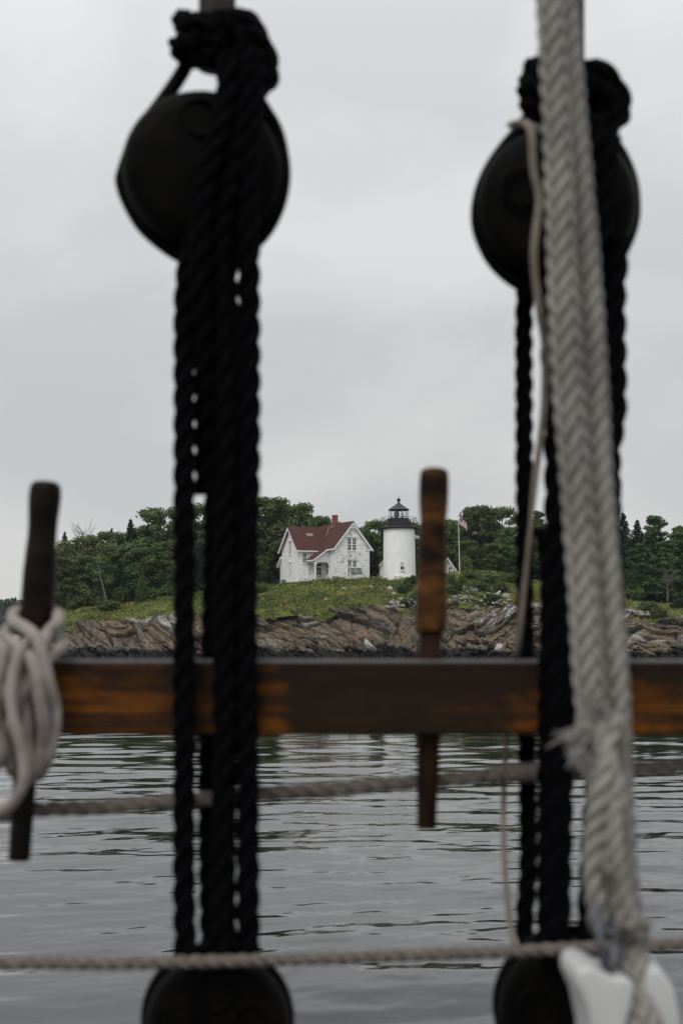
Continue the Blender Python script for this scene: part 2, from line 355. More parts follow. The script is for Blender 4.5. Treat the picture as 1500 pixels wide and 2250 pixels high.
# nature
def leaf_mat(name, dark, mid, light, k=1.0):
    m = mat(name, mid, .6, .25); t = NT(m); g_ = t.n('ShaderNodeNewGeometry'); oi = t.n('ShaderNodeObjectInfo')
    f = t.math('ADD', t.math('MULTIPLY', g_.outputs['Random Per Island'], .55), t.math('MULTIPLY', t.noise(t.coord('Object'), .55, 3), .55))
    c = t.ramp(f, [(.25, dark), (.55, mid), (.85, light)])
    hsv = t.n('ShaderNodeHueSaturation'); t.l(c, hsv.inputs['Color'])
    t.l(t.math('ADD', t.math('MULTIPLY', oi.outputs['Random'], .5), .75), hsv.inputs['Value'])
    t.l(t.math('ADD', t.math('MULTIPLY', oi.outputs['Random'], .03), .485), hsv.inputs['Hue'])
    t.color(hsv.outputs[0]); t.b.inputs['Transmission Weight'].default_value = 0.0
    tr = t.n('ShaderNodeBsdfTranslucent'); t.l(hsv.outputs[0], tr.inputs[0]); mxs = t.n('ShaderNodeMixShader'); mxs.inputs[0].default_value = .25
    o_ = t.t.nodes['Material Output']; t.l(t.b.outputs[0], mxs.inputs[1]); t.l(tr.outputs[0], mxs.inputs[2]); t.l(mxs.outputs[0], o_.inputs[0]); return m
M['leaf'] = leaf_mat('broad leaf', (.036, .060, .018), (.072, .110, .034), (.125, .170, .055))
M['leaf_light'] = leaf_mat('light leaf', (.060, .090, .022), (.115, .160, .042), (.175, .22, .070))
M['needle'] = leaf_mat('spruce needle', (.013, .025, .012), (.026, .044, .019), (.044, .070, .028))
M['pine'] = leaf_mat('pine needle', (.030, .054, .020), (.060, .100, .034), (.105, .155, .052))
M['shrub'] = leaf_mat('shrub leaf', (.026, .048, .012), (.055, .090, .022), (.100, .145, .036))
M['shrub_dark'] = leaf_mat('dark juniper', (.016, .032, .009), (.030, .055, .015), (.055, .090, .025))
M['grass'] = leaf_mat('grass blades', (.060, .068, .020), (.125, .145, .038), (.21, .215, .065))
t = NT(M['grass']); hs = [n_ for n_ in t.t.nodes if n_.bl_idname == 'ShaderNodeHueSaturation'][0]; oldc = hs.inputs['Color'].links[0].from_socket
pz_ = t.ramp(t.noise(t.coord('Object'), .22, 5, .65, .4), [(.36, (.45, .52, .40)), (.46, (.95, 1.0, .8)), (.56, (1.2, 1.15, .9)), (.66, (1.25, .88, .9)), (.72, (.9, .5, .6))])
t.l(t.mix(1.0, oldc, pz_, 'MULTIPLY'), hs.inputs['Color'])
M['bark'] = noisy('bark', (.05, .042, .036), (.13, .115, .10), 6, .85, .1, .6, .03, (1, 1, .3))
M['dead_wood'] = noisy('dead wood', (.07, .063, .058), (.14, .13, .12), 6, .85, .1)
m = mat('turf', (.07, .08, .02), .95, .05); t = NT(m); v = t.coord('Object')
c = t.ramp(t.noise(v, .35, 6, .65), [(.32, (.070, .076, .024)), (.48, (.115, .130, .034)), (.60, (.135, .140, .042)), (.70, (.125, .085, .050))])
c = t.mix(t.ramp(t.noise(v, 2.6, 5, .7), [(.40, (0, 0, 0)), (.72, (.75, .75, .75))]), c, (.032, .042, .012)); t.color(c); t.bump(t.noise(v, 5, 4), .8, .25); M['turf'] = m
def rock_mat(name, island=True):  # colour differs from block to block
    m = mat(name, (.15, .11, .08), .85, .2); t = NT(m); g_ = t.n('ShaderNodeNewGeometry'); v = t.coord('Object')
    big = t.noise(v, .22, 4, .6, .4); streak = t.noise(t.coord('Object', (1.2, 1.2, 4.6), rot=(0, R_(33), 0)), 1.5, 6, .7, .5)
    f = t.math('ADD', t.math('MULTIPLY', big, .75), t.math('MULTIPLY', streak, .35))
    if island: f = t.math('ADD', t.math('SUBTRACT', f, .13), t.math('MULTIPLY', g_.outputs['Random Per Island'], .26))
    else:
        an = t.n('ShaderNodeAttribute'); an.attribute_name = 'block'; f = t.math('ADD', t.math('SUBTRACT', f, .30), t.math('MULTIPLY', an.outputs['Fac'], .60))
    c = t.ramp(f, [(.30, (.045, .040, .036)), (.40, (.105, .088, .074)), (.49, (.148, .120, .088)), (.56, (.205, .142, .082)), (.62, (.112, .096, .078)), (.72, (.20, .178, .156)), (.84, (.36, .34, .31))])
    c = t.mix(t.ramp(streak, [(.37, (.92, .92, .92)), (.47, (0, 0, 0))]), c, (.018, .015, .013))  # near-black streaks put the shade of crevices into the rock colour
    sz = t.n('ShaderNodeSeparateXYZ'); t.l(v, sz.inputs[0])
    h = t.math('ADD', sz.outputs['Z'], t.math('MULTIPLY', t.math('SUBTRACT', t.noise(v, .30, 5, .65), .5), 3.6))
    c = t.mix(t.ramp(t.math('MULTIPLY', h, .25), [(.17, (1, 1, 1)), (.25, (0, 0, 0))]), c, (.012, .012, .012))
    t.color(c); t.bump(t.noise(t.coord('Object', (1.2, 1.2, 3.5), rot=(0, R_(33), 0)), 4, 5, .7), 1.0, .12); return m
M['rock'] = rock_mat('ledge rock', False); M['rock_block'] = rock_mat('loose ledge rock'); M['rock_grey'] = noisy('grey boulder', (.16, .15, .14), (.34, .32, .30), 3, .85, .2, .6, .08); M['rock_white'] = noisy('pale boulder', (.20, .19, .175), (.44, .42, .39), 2.6, .85, .2, .6, .08)
M['far'] = leaf_mat('far foliage', (.018, .035, .022), (.032, .058, .036), (.055, .085, .055))

# ------------------------------------------------------------------ water
def lam_small(h): return h < 1.0
def wave_field(X, Y):
    r = np.random.default_rng(4); Z = np.zeros_like(X)
    dY = np.maximum(.03, Y * Y / 12000.0)
    calm = .62 + .75 * np.clip(vnoise(X * .11 + 3, Y * .075, 3) * 1.3 - .2, 0, 1)
    for lo, hi, n, slope, spread in ((2.4, 6.0, 10, .013, 40), (.9, 2.4, 22, .028, 42), (.38, .9, 28, .027, 46), (.17, .38, 28, .018, 50)):
        near = np.interp(Y, [10, 17, 24, 40], [1.7, 1.15, .50, .28]) if lam_small(hi) else np.interp(Y, [10, 18, 26, 40], [1.4, 1.05, .70, .50])
        for i in range(n):
            lam = lo * (hi / lo) ** r.random(); th = R_(90 + 8 + spread * r.normal() * .6); k = 2 * np.pi / lam
            a = slope / math.sqrt(n / 2) / k; fade = np.clip((lam / dY - 2.4) / 2.5, 0, 1)
            Z += a * near * fade * np.sin(k * (X * math.cos(th) + Y * math.sin(th)) + r.random() * 6.28 + 1.3 * vnoise(X * .35, Y * .35, 20 + i)) * (calm if lam < 2.2 else 1)
    return Z
rows = [-30.0, -6.0, 1.0, 4.0, 6.0]
y = 7.5
while y < 52: rows.append(y); y += max(.03, y * y / 12000.0)
while y < 170: rows.append(y); y += .9
while y < 3000: rows.append(y); y *= 1.15
rows = np.array(rows); NC = 620
u = np.linspace(-1, 1, NC); half = .30 * np.abs(rows) + 3.5; half = np.where(rows > 120, half + (rows - 120), half)
X = u[None, :] * half[:, None]; Y = np.repeat(rows[:, None], NC, 1)
Z = wave_field(X, Y) * np.clip((170 - Y) / 60, .0, 1)
V = np.stack([X, Y, Z], -1).reshape(-1, 3); nr = len(rows)
i = np.arange(nr - 1)[:, None] * NC; j = np.arange(NC - 1)[None, :]
Fc = np.stack([i + j, i + j + 1, i + NC + j + 1, i + NC + j], -1).reshape(-1, 4)
m = mat('sea water', (.002, .0042, .004), .02, .5); t = NT(m); t.b.inputs['IOR'].default_value = 1.5
t.bump(t.noise(t.coord('Object', (1, 1.8, 1)), 8, 4, .6), .03, .02); M['water'] = m
tag(mesh_np('water', V, Fc, m, smooth=True), kind='structure')

# ------------------------------------------------------------------ island ground
KX = [-300, 60, 90, 140, 200, 300, 380, 470, 560, 640, 720, 800, 880, 960, 1000, 1060, 1130, 1200, 1300, 1380, 1440, 1500, 1900]
K_TOP = [1440, 1436, 1412, 1380, 1364, 1370, 1352, 1350, 1352, 1342, 1334, 1331, 1336, 1322, 1322, 1328, 1330, 1335, 1340, 1343, 1350, 1357, 1362]
K_CR = [1438, 1432, 1395, 1345, 1335, 1324, 1312, 1302, 1294, 1283, 1277, 1273, 1275, 1268, 1262, 1258, 1272, 1285, 1305, 1320, 1328, 1332, 1335]
Y_TOE, Y_TOP, Y_CR = 164.5, 172.0, 189.0
def prof(px):
    a = np.interp(px, KX, K_TOP); c = np.interp(px, KX, K_CR)
    return CAM[2] + (1390 - a) / F * Y_TOP, CAM[2] + (1390 - c) / F * Y_CR
def ground(x, Y, noise=True):
    x = np.asarray(x, float); Y = np.asarray(Y, float); px = 750 + F * 1.0036 * x / np.maximum(Y, 150)
    z1, z2 = prof(px)
    t1 = (Y - Y_TOE) / (Y_TOP - Y_TOE); t2 = (Y - Y_TOP) / (Y_CR - Y_TOP)
    z = np.where(Y < Y_TOE, -.3 + (Y - Y_TOE) * .35, np.where(Y < Y_TOP, -.3 + (z1 + .3) * np.clip(t1, 0, 1) ** .8, z1 + (z2 - z1) * (.8 * np.clip(t2, 0, 1) + .2 * np.sin(np.clip(t2, 0, 1) * np.pi / 2))))
    z = z + np.clip(Y - Y_CR, 0, 60) * .004
    if noise: z = z + fbm(x * .22, Y * .22, 4, 9) * 1.1 * np.clip((Y - Y_TOP + 3) / 6, 0, 1) * np.clip((Y_CR + 1 - Y) / 6, 0, 1)
    if noise: z = z - np.clip((176.0 - Y) / 4.2, 0, 1) * 2.0 * np.clip(fbm(x * .26 + 7, Y * .30, 4, 15) * 2.6 + .12, 0, 1)
    z = np.where(Y > 262, z - (Y - 262) * .4, z)
    return z
def grid(y0, y1, dy, p0, p1, dp):
    ys = np.arange(y0, y1 + 1e-6, dy); ps = np.arange(p0, p1 + 1e-6, dp)
    PX, YY = np.meshgrid(ps, ys); XX = (PX - 750) / (F * 1.0036) * YY; return XX, YY, len(ys), len(ps)
def gridfaces(nr, nc):
    i = np.arange(nr - 1)[:, None] * nc; j = np.arange(nc - 1)[None, :]
    return np.stack([i + j, i + j + 1, i + nc + j + 1, i + nc + j], -1).reshape(-1, 4)
XX, YY, a, b = grid(171.0, 300, .9, -300, 1900, 8)
tag(mesh_np('grass_slope', np.stack([XX, YY, ground(XX, YY)], -1).reshape(-1, 3), gridfaces(a, b), M['turf'], smooth=True), kind='structure')
def cells(u_, v_, su, sv, seed):
    """irregular blocks: nearest cell's random numbers, local position in it and distance to its border"""
    U = u_ / su; Vv = v_ / sv; iu = np.floor(U).astype(np.int64); iv = np.floor(Vv).astype(np.int64); d1 = np.full(U.shape, 9.0); d2 = np.full(U.shape, 9.0)
    best = [np.zeros(U.shape) for _ in range(6)]
    def h(a, b, k):
        n = (a * 374761393 + b * 668265263 + (seed * 31 + k) * 974711) & 0xffffffff; n = ((n ^ (n >> 13)) * 1274126177) & 0xffffffff; return ((n ^ (n >> 16)) & 0xffff) / 65535.0
    for da in (-1, 0, 1):
        for db in (-1, 0, 1):
            a, b = iu + da, iv + db; cu = a + .5 + (h(a, b, 1) - .5) * .9; cv = b + .5 + (h(a, b, 2) - .5) * .9
            d = np.abs(U - cu) ** 1.5 + np.abs(Vv - cv) ** 1.5; m_ = d < d1; d2 = np.where(m_, d1, np.minimum(d2, d)); d1 = np.where(m_, d, d1)
            for k, val in enumerate((U - cu, Vv - cv, h(a, b, 3), h(a, b, 4), h(a, b, 5), h(a, b, 6))): best[k] = np.where(m_, val, best[k])
    return best + [d2 - d1]
pxs = np.arange(60, 1900, 1.9); tt = np.linspace(-.10, 1.55, 150); PX, TT = np.meshgrid(pxs, tt)
YY = Y_TOE + TT * (Y_TOP - Y_TOE); XX = (PX - 750) / (F * 1.0036) * YY; z1_, _z = prof(PX); ZZ = -.3 + (z1_ + .3) * np.sign(TT) * np.clip(np.abs(TT), 0, 1) ** .85 - np.clip(TT - 1, 0, 1) * 1.2
dip = np.radians(np.interp(PX, [60, 380, 560, 780, 860, 950, 1130, 1400, 1900], [40, 36, 31, 36, 62, 66, 24, 13, 10]))
wx = XX + fbm(XX * .4, ZZ * .4, 3, 61) * 2.2; wz = ZZ * 1.25 + fbm(XX * .4, ZZ * .4, 3, 62) * 1.6
dummy = 0; sU = wx * np.cos(dip) - wz * np.sin(dip); sV = wx * np.sin(dip) + wz * np.cos(dip); disp = np.zeros(XX.shape); rnd = np.zeros(XX.shape); crack = np.zeros(XX.shape)
for su, sv, amp, tilt, sd_, wgt in ((5.6, 2.3, 1.25, 1.5, 1, .40), (2.5, .95, .60, .95, 2, .38), (1.0, .40, .20, .42, 3, .16), (.42, .17, .09, .20, 4, .10)):
    q_ = cells(sU, sV, su, sv, sd_); disp += amp * (q_[2] - .5) + tilt * ((q_[3] - .5) * q_[0] + (q_[4] - .72) * q_[1]) - amp * .55 * np.clip(1 - q_[6] / .12, 0, 1); rnd += wgt * q_[5]; crack = np.maximum(crack, np.clip(1 - q_[6] / .08, 0, 1) * (1 if su > 1 else .6))
edge = np.clip((TT + .05) / .2, 0, 1); YY2 = YY - disp * .85; ZZ2 = ZZ + disp * .42 * edge + fbm(XX * .16, YY * .1, 3, 66) * 1.6 * edge * np.clip(TT, 0, 1)
rs = mesh_np('rocky_shore', np.stack([XX, YY2, ZZ2], -1).reshape(-1, 3), gridfaces(*XX.shape), M['rock'])
at_ = rs.data.attributes.new('block', 'FLOAT', 'POINT'); at_.data.foreach_set('value', rnd.ravel().astype(np.float32))
tag(rs, kind='structure')

# angular blocks broken out of the ledge
def hull(n, seed, sq=(1, 1, 1)):
    r = np.random.default_rng(seed); bm = bmesh.new()
    for k in range(n):
        c_ = np.array([(k & 1) * 2 - 1, (k >> 1 & 1) * 2 - 1, (k >> 2 & 1) * 2 - 1]) if k < 8 else np.sign(r.uniform(-1, 1, 3)) * np.roll([.15, 1, 1], k)
        p = c_ * r.uniform(.55, 1.0, 3); bm.verts.new(tuple(p * np.array(sq)))
    res = bmesh.ops.convex_hull(bm, input=bm.verts)
    bmesh.ops.delete(bm, geom=[g_ for g_ in res['geom_interior'] if isinstance(g_, bmesh.types.BMVert)], context='VERTS')
    bmesh.ops.triangulate(bm, faces=bm.faces); bm.verts.index_update()
    V_ = np.array([v_.co[:] for v_ in bm.verts]); F_ = np.array([[v_.index for v_ in f.verts] for f in bm.faces]); bm.free(); return V_, F_
HULLS = [hull(8 + k % 3, 100 + k) for k in range(28)]
def rotm(ax, ay, az):
    return np.array((Matrix.Rotation(az, 3, 'Z') @ Matrix.Rotation(ay, 3, 'Y') @ Matrix.Rotation(ax, 3, 'X')))
def blocks(name, N, seed, size, tilt, region, mat_, sink=.25):
    r = np.random.default_rng(seed); Vs = []; Fs = []; base = 0
    for k in range(N):
        px = r.uniform(*region[0]); Yk = r.uniform(*region[1]); x = (px - 750) / F * Yk
        if px < 85: continue
        z = float(ground(x, Yk, False)); V_, F_ = HULLS[r.integers(28)]; s = size[0] * (size[1] / size[0]) ** (r.random() ** 1.8)
        el_ = np.interp(px, [100, 380, 560, 780, 860, 1000, 1130, 1400], [2.0, 2.0, 3.0, 1.9, 1.2, 1.15, 1.3, 2.2])
        sc = np.array([s * el_ * r.uniform(.7, 1.2), s * r.uniform(.7, 1.3), s * r.uniform(.22, .70)])
        dip = np.interp(px, [100, 380, 560, 700, 800, 900, 1130, 1400], [38, 40, 33, 38, 60, 70, 20, 14])
        m_ = rotm(r.normal() * .28, R_(dip) * tilt + r.normal() * .13, r.normal() * .30)
        Vs.append((V_ * sc) @ m_.T + np.array([x, Yk, z - sink * s])); Fs.append(F_ + base); base += len(V_)
    o = mesh_np(name, np.vstack(Vs), np.vstack(Fs), mat_); return o
tag(blocks('ledge_blocks', 1500, 3, (.13, .62), 1.0, ((85, 1800), (163.2, 166.5)), M['rock_block'], .05), 'broken brown and grey blocks fallen along the foot of the shore ledge', 'rock', kind='stuff')
tag(blocks('slope_stones', 520, 8, (.12, .42), .5, ((840, 1800), (171.5, 178.0)), M['rock_grey']), 'loose grey stones lying at the top of the ledge below the tower', 'rock', kind='stuff')

# ------------------------------------------------------------------ leaves, trees, shrubs
def cards(C, Nn, size, r, asp=1.5):
    """a small four-cornered leaf at each centre"""
    n = len(C); Nn = Nn / (np.linalg.norm(Nn, axis=1)[:, None] + 1e-9); a = r.normal(size=(n, 3))
    U = np.cross(Nn, a); U /= np.linalg.norm(U, axis=1)[:, None] + 1e-9; Vv = np.cross(Nn, U); s = np.asarray(size).reshape(-1, 1) * np.ones((n, 1))
    Q = np.stack([C - U * s * asp * .5, C - Vv * s * .5 + U * s * .1, C + U * s * asp * .5, C + Vv * s * .5 + U * s * .1], 1).reshape(-1, 3)
    return Q, np.arange(4 * n).reshape(-1, 4)
def decid(seed, H=10.0, Rr=3.6, nc=70, nl=17000, low=.08, ls=.21):
    r = np.random.default_rng(seed); C = []; rad = []
    for k in range(nc):
        h = low + (1 - low) * (k + .5) / nc * 1.0; prof_ = math.sin(min(1, (h - low + .12) / .62) * math.pi / 2) * math.sqrt(max(0.03, 1 - max(0, (h - .5) / .55) ** 2.2))
        a = k * 2.4 + r.normal() * .5; rr = Rr * prof_ * r.uniform(.45, .92)
        C.append((rr * math.cos(a), rr * math.sin(a), H * min(h, .93))); rad.append(Rr * r.uniform(.22, .40) * (1.1 - .3 * h))
    C = np.array(C); rad = np.array(rad); idx = r.choice(nc, nl, p=rad ** 2 / np.sum(rad ** 2)); D = r.normal(size=(nl, 3)); D /= np.linalg.norm(D, axis=1)[:, None]
    rf = (r.random(nl) ** .45)[:, None] * r.uniform(.75, 1.12, (nl, 1)); P = C[idx] + D * rad[idx][:, None] * rf * np.array([1, 1, .62]) + r.normal(size=(nl, 3)) * .06
    Nn = D + np.array([0, 0, .35]) + r.normal(size=(nl, 3)) * .55
    Q, Fq = cards(P, Nn, r.uniform(.6, 1.35, nl) * ls, r)
    tb = MB(); top = H * .8; bend = r.normal(size=2) * .3
    tr = [np.array([bend[0] * math.sin(q_ * 2.2), bend[1] * math.sin(q_ * 2.7), top * q_]) for q_ in np.linspace(0, 1, 7)]
    tb.tube(tr, np.linspace(.22, .05, 7) * H / 10, 7)
    for k in range(0, nc, 2):
        zb = C[k][2] * .62; q_ = zb / top; s_ = np.array([bend[0] * math.sin(q_ * 2.2), bend[1] * math.sin(q_ * 2.7), zb]); mid = (s_ + C[k]) / 2 + np.array([0, 0, .12 * H / 10])
        tb.tube([s_, mid, C[k]], np.array([.075, .05, .02]) * H / 10, 5)
    return (Q, Fq), tb
def spruce(seed, H=10.0, Rr=2.4, nl=10000, low=.04, droop=.25, ragged=.25):
    r = np.random.default_rng(seed); P = []; Nn = []; tb = MB(); tb.bar((0, 0, 0), (0, 0, H), .16, 6, .015); z = H * low; lv = []
    while z < H * .985:
        f = (z - H * low) / (H * (1 - low)); L = Rr * (1 - f) ** .85 * r.uniform(1 - ragged, 1.08) + .10; nb = 5 + int(4 * (1 - f))
        for k in range(nb):
            a = 2 * math.pi * (k + r.random() * .7) / nb; lv.append((z, a, L * r.uniform(.65, 1.12), f)); 
        z += H * .030 * (1.15 - .55 * f)
    wt = np.array([q_[2] for q_ in lv]); wt /= wt.sum(); ids = r.choice(len(lv), nl, p=wt); lv = np.array(lv)
    b = lv[ids]; tt = r.random(nl) ** .7; rr = b[:, 2] * tt; side = r.normal(size=nl) * .13 * (1.15 - tt) * np.minimum(b[:, 2], 1.4)
    zz = b[:, 0] + rr * (.18 - droop * tt) * 1.0 - np.abs(side) * .3 + r.normal(size=nl) * .035
    P = np.stack([rr * np.cos(b[:, 1]) - side * np.sin(b[:, 1]), rr * np.sin(b[:, 1]) + side * np.cos(b[:, 1]), zz], -1)
    Nn = np.stack([np.cos(b[:, 1]) * .35, np.sin(b[:, 1]) * .35, np.ones(nl)], -1) + r.normal(size=(nl, 3)) * .45
    Q, Fq = cards(P, Nn, r.uniform(.6, 1.3, nl) * .16, r, 2.2)
    for q_ in lv[::4]: tb.bar((0, 0, q_[0]), (q_[2] * .8 * math.cos(q_[1]), q_[2] * .8 * math.sin(q_[1]), q_[0] + q_[2] * .8 * (.1 - droop * .7)), .02, 4, .008)
    return (Q, Fq), tb
def pine(seed, H=10.0, Rr=3.3, nl=15000):
    r = np.random.default_rng(seed); tb = MB(); tb.bar((0, 0, 0), (0, 0, H * .97), .17, 6, .03); C = []; rad = []; z = H * .12
    while z < H * .97:
        f = z / H; L = Rr * (1.05 - f) ** .6 * r.uniform(.55, 1.1)
        for k in range(r.integers(3, 6)):
            a = r.random() * 6.28; l_ = L * r.uniform(.55, 1.0); up_ = r.uniform(.05, .45); tip = (l_ * math.cos(a), l_ * math.sin(a), z + l_ * up_); tb.bar((0, 0, z), tip, .04, 4, .012)
            for q_ in (.3, .55, .8, 1.0): C.append((tip[0] * q_, tip[1] * q_, z + l_ * up_ * q_)); rad.append(.36 + .34 * r.random() * (1.15 - f))
        z += H * .052 * r.uniform(.8, 1.2)
    C.append((0, 0, H * .97)); rad.append(.35); C = np.array(C); rad = np.array(rad); idx = r.choice(len(C), nl, p=rad ** 2 / np.sum(rad ** 2)); D = r.normal(size=(nl, 3)); D /= np.linalg.norm(D, axis=1)[:, None]
    P = C[idx] + D * rad[idx][:, None] * (r.random(nl) ** .5)[:, None] * np.array([1.25, 1.25, .62]); Nn = D * .6 + np.array([0, 0, .7]) + r.normal(size=(nl, 3)) * .4
    Q, Fq = cards(P, Nn, r.uniform(.6, 1.3, nl) * .17, r, 2.2); return (Q, Fq), tb
def bush(seed, H=1.6, Rr=1.5, nl=1500, ls=.13):
    r = np.random.default_rng(seed); nc = 14; C = np.array([(Rr * .68 * math.sqrt(r.random()) * math.cos(a), Rr * .68 * math.sqrt(r.random()) * math.sin(a), H * r.uniform(.25, .72)) for a in r.uniform(0, 6.28, nc)])
    rad = r.uniform(.24, .42, nc) * Rr; idx = r.integers(nc, size=nl); D = r.normal(size=(nl, 3)); D /= np.linalg.norm(D, axis=1)[:, None]
    P = C[idx] + D * rad[idx][:, None] * (r.random(nl) ** .4)[:, None] * np.array([1, 1, .75 * H / Rr]) + r.normal(size=(nl, 3)) * .05; P[:, 2] = np.abs(P[:, 2])
    Q, Fq = cards(P, D + np.array([0, 0, .4]) + r.normal(size=(nl, 3)) * .5, r.uniform(.6, 1.4, nl) * ls, r, 1.6)
    tb = MB()
    for c_ in C[::2]: tb.bar((0, 0, -.2), tuple(c_), .03, 4, .012)
    return (Q, Fq), tb
PROTO = {}
def proto(key, maker, lm, name):
    (Q, Fq), tb = maker; me = mesh_np('crown', Q, Fq, lm); mt = tb.build('trunk', M['bark'], fixn=False)
    PROTO[key] = (me.data, mt.data, name); bpy.data.objects.remove(me); bpy.data.objects.remove(mt)
for k in range(4): proto('D%d' % k, decid(20 + k), M['leaf'], 'broadleaf_tree')
for k in range(2): proto('L%d' % k, decid(40 + k, nl=7000, ls=.22), M['leaf_light'], 'broadleaf_tree')
for k in range(3): proto('S%d' % k, spruce(50 + k), M['needle'], 'spruce_tree')
for k in range(2): proto('Y%d' % k, spruce(60 + k, Rr=3.0, nl=3800, ragged=.5, droop=.1), M['shrub'], 'young_fir')
for k in range(3): proto('P%d' % k, pine(70 + k), M['pine'], 'pine_tree')
for k in range(3): proto('B%d' % k, bush(80 + k), M['shrub'], 'shrub')
for k in range(2): proto('K%d' % k, bush(90 + k, nl=2200), M['shrub_dark'], 'shrub')
HT = {'D': 10.0, 'L': 10.0, 'S': 10.0, 'Y': 10.0, 'P': 10.0, 'B': 1.6, 'K': 1.6}
def hit(px, py):
    ys = np.arange(171.5, 215, .25); xs = (px - 750) / (F * 1.0036) * ys; g_ = ground(xs, ys, True); zr = np.array([W(px, py, q_)[2] for q_ in ys]); k = np.argmax(g_ >= zr)
    return ys[k] if (g_ >= zr).any() else 189.0
def plant(key, px, top, Y, label, group, wide=1.0, rz=None, dz=0.0):
    d = PROTO[key]; p = W(px, 1300, Y); x = float(p[0]); z0 = float(ground(x, Y)) - .15 + dz; zt = zat(top, Y); s = (zt - z0) / HT[key[0]] * (1.03 if key[0] in 'DL' else 1.0)
    if key[0] in 'BK': s /= .92
    o = empty(d[2], (x, Y, z0), random.random() * 6.28 if rz is None else rz); o.scale = (s * wide, s * wide, s)
    cat = {'D': 'tree', 'L': 'tree', 'S': 'tree', 'Y': 'tree', 'P': 'tree'}.get(key[0], 'shrub'); tag(o, label, cat, group)
    for nme, me in (('crown' if cat == 'tree' else 'foliage', d[0]), ('trunk' if cat == 'tree' else 'stem', d[1])):
        c_ = bpy.data.objects.new(nme, me); COL.objects.link(c_); c_.parent = o
    return o
GL, GH, GR, GF = 'trees left of the house', 'trees behind the house and tower', 'trees right of the flagpole', 'trees at the far right'
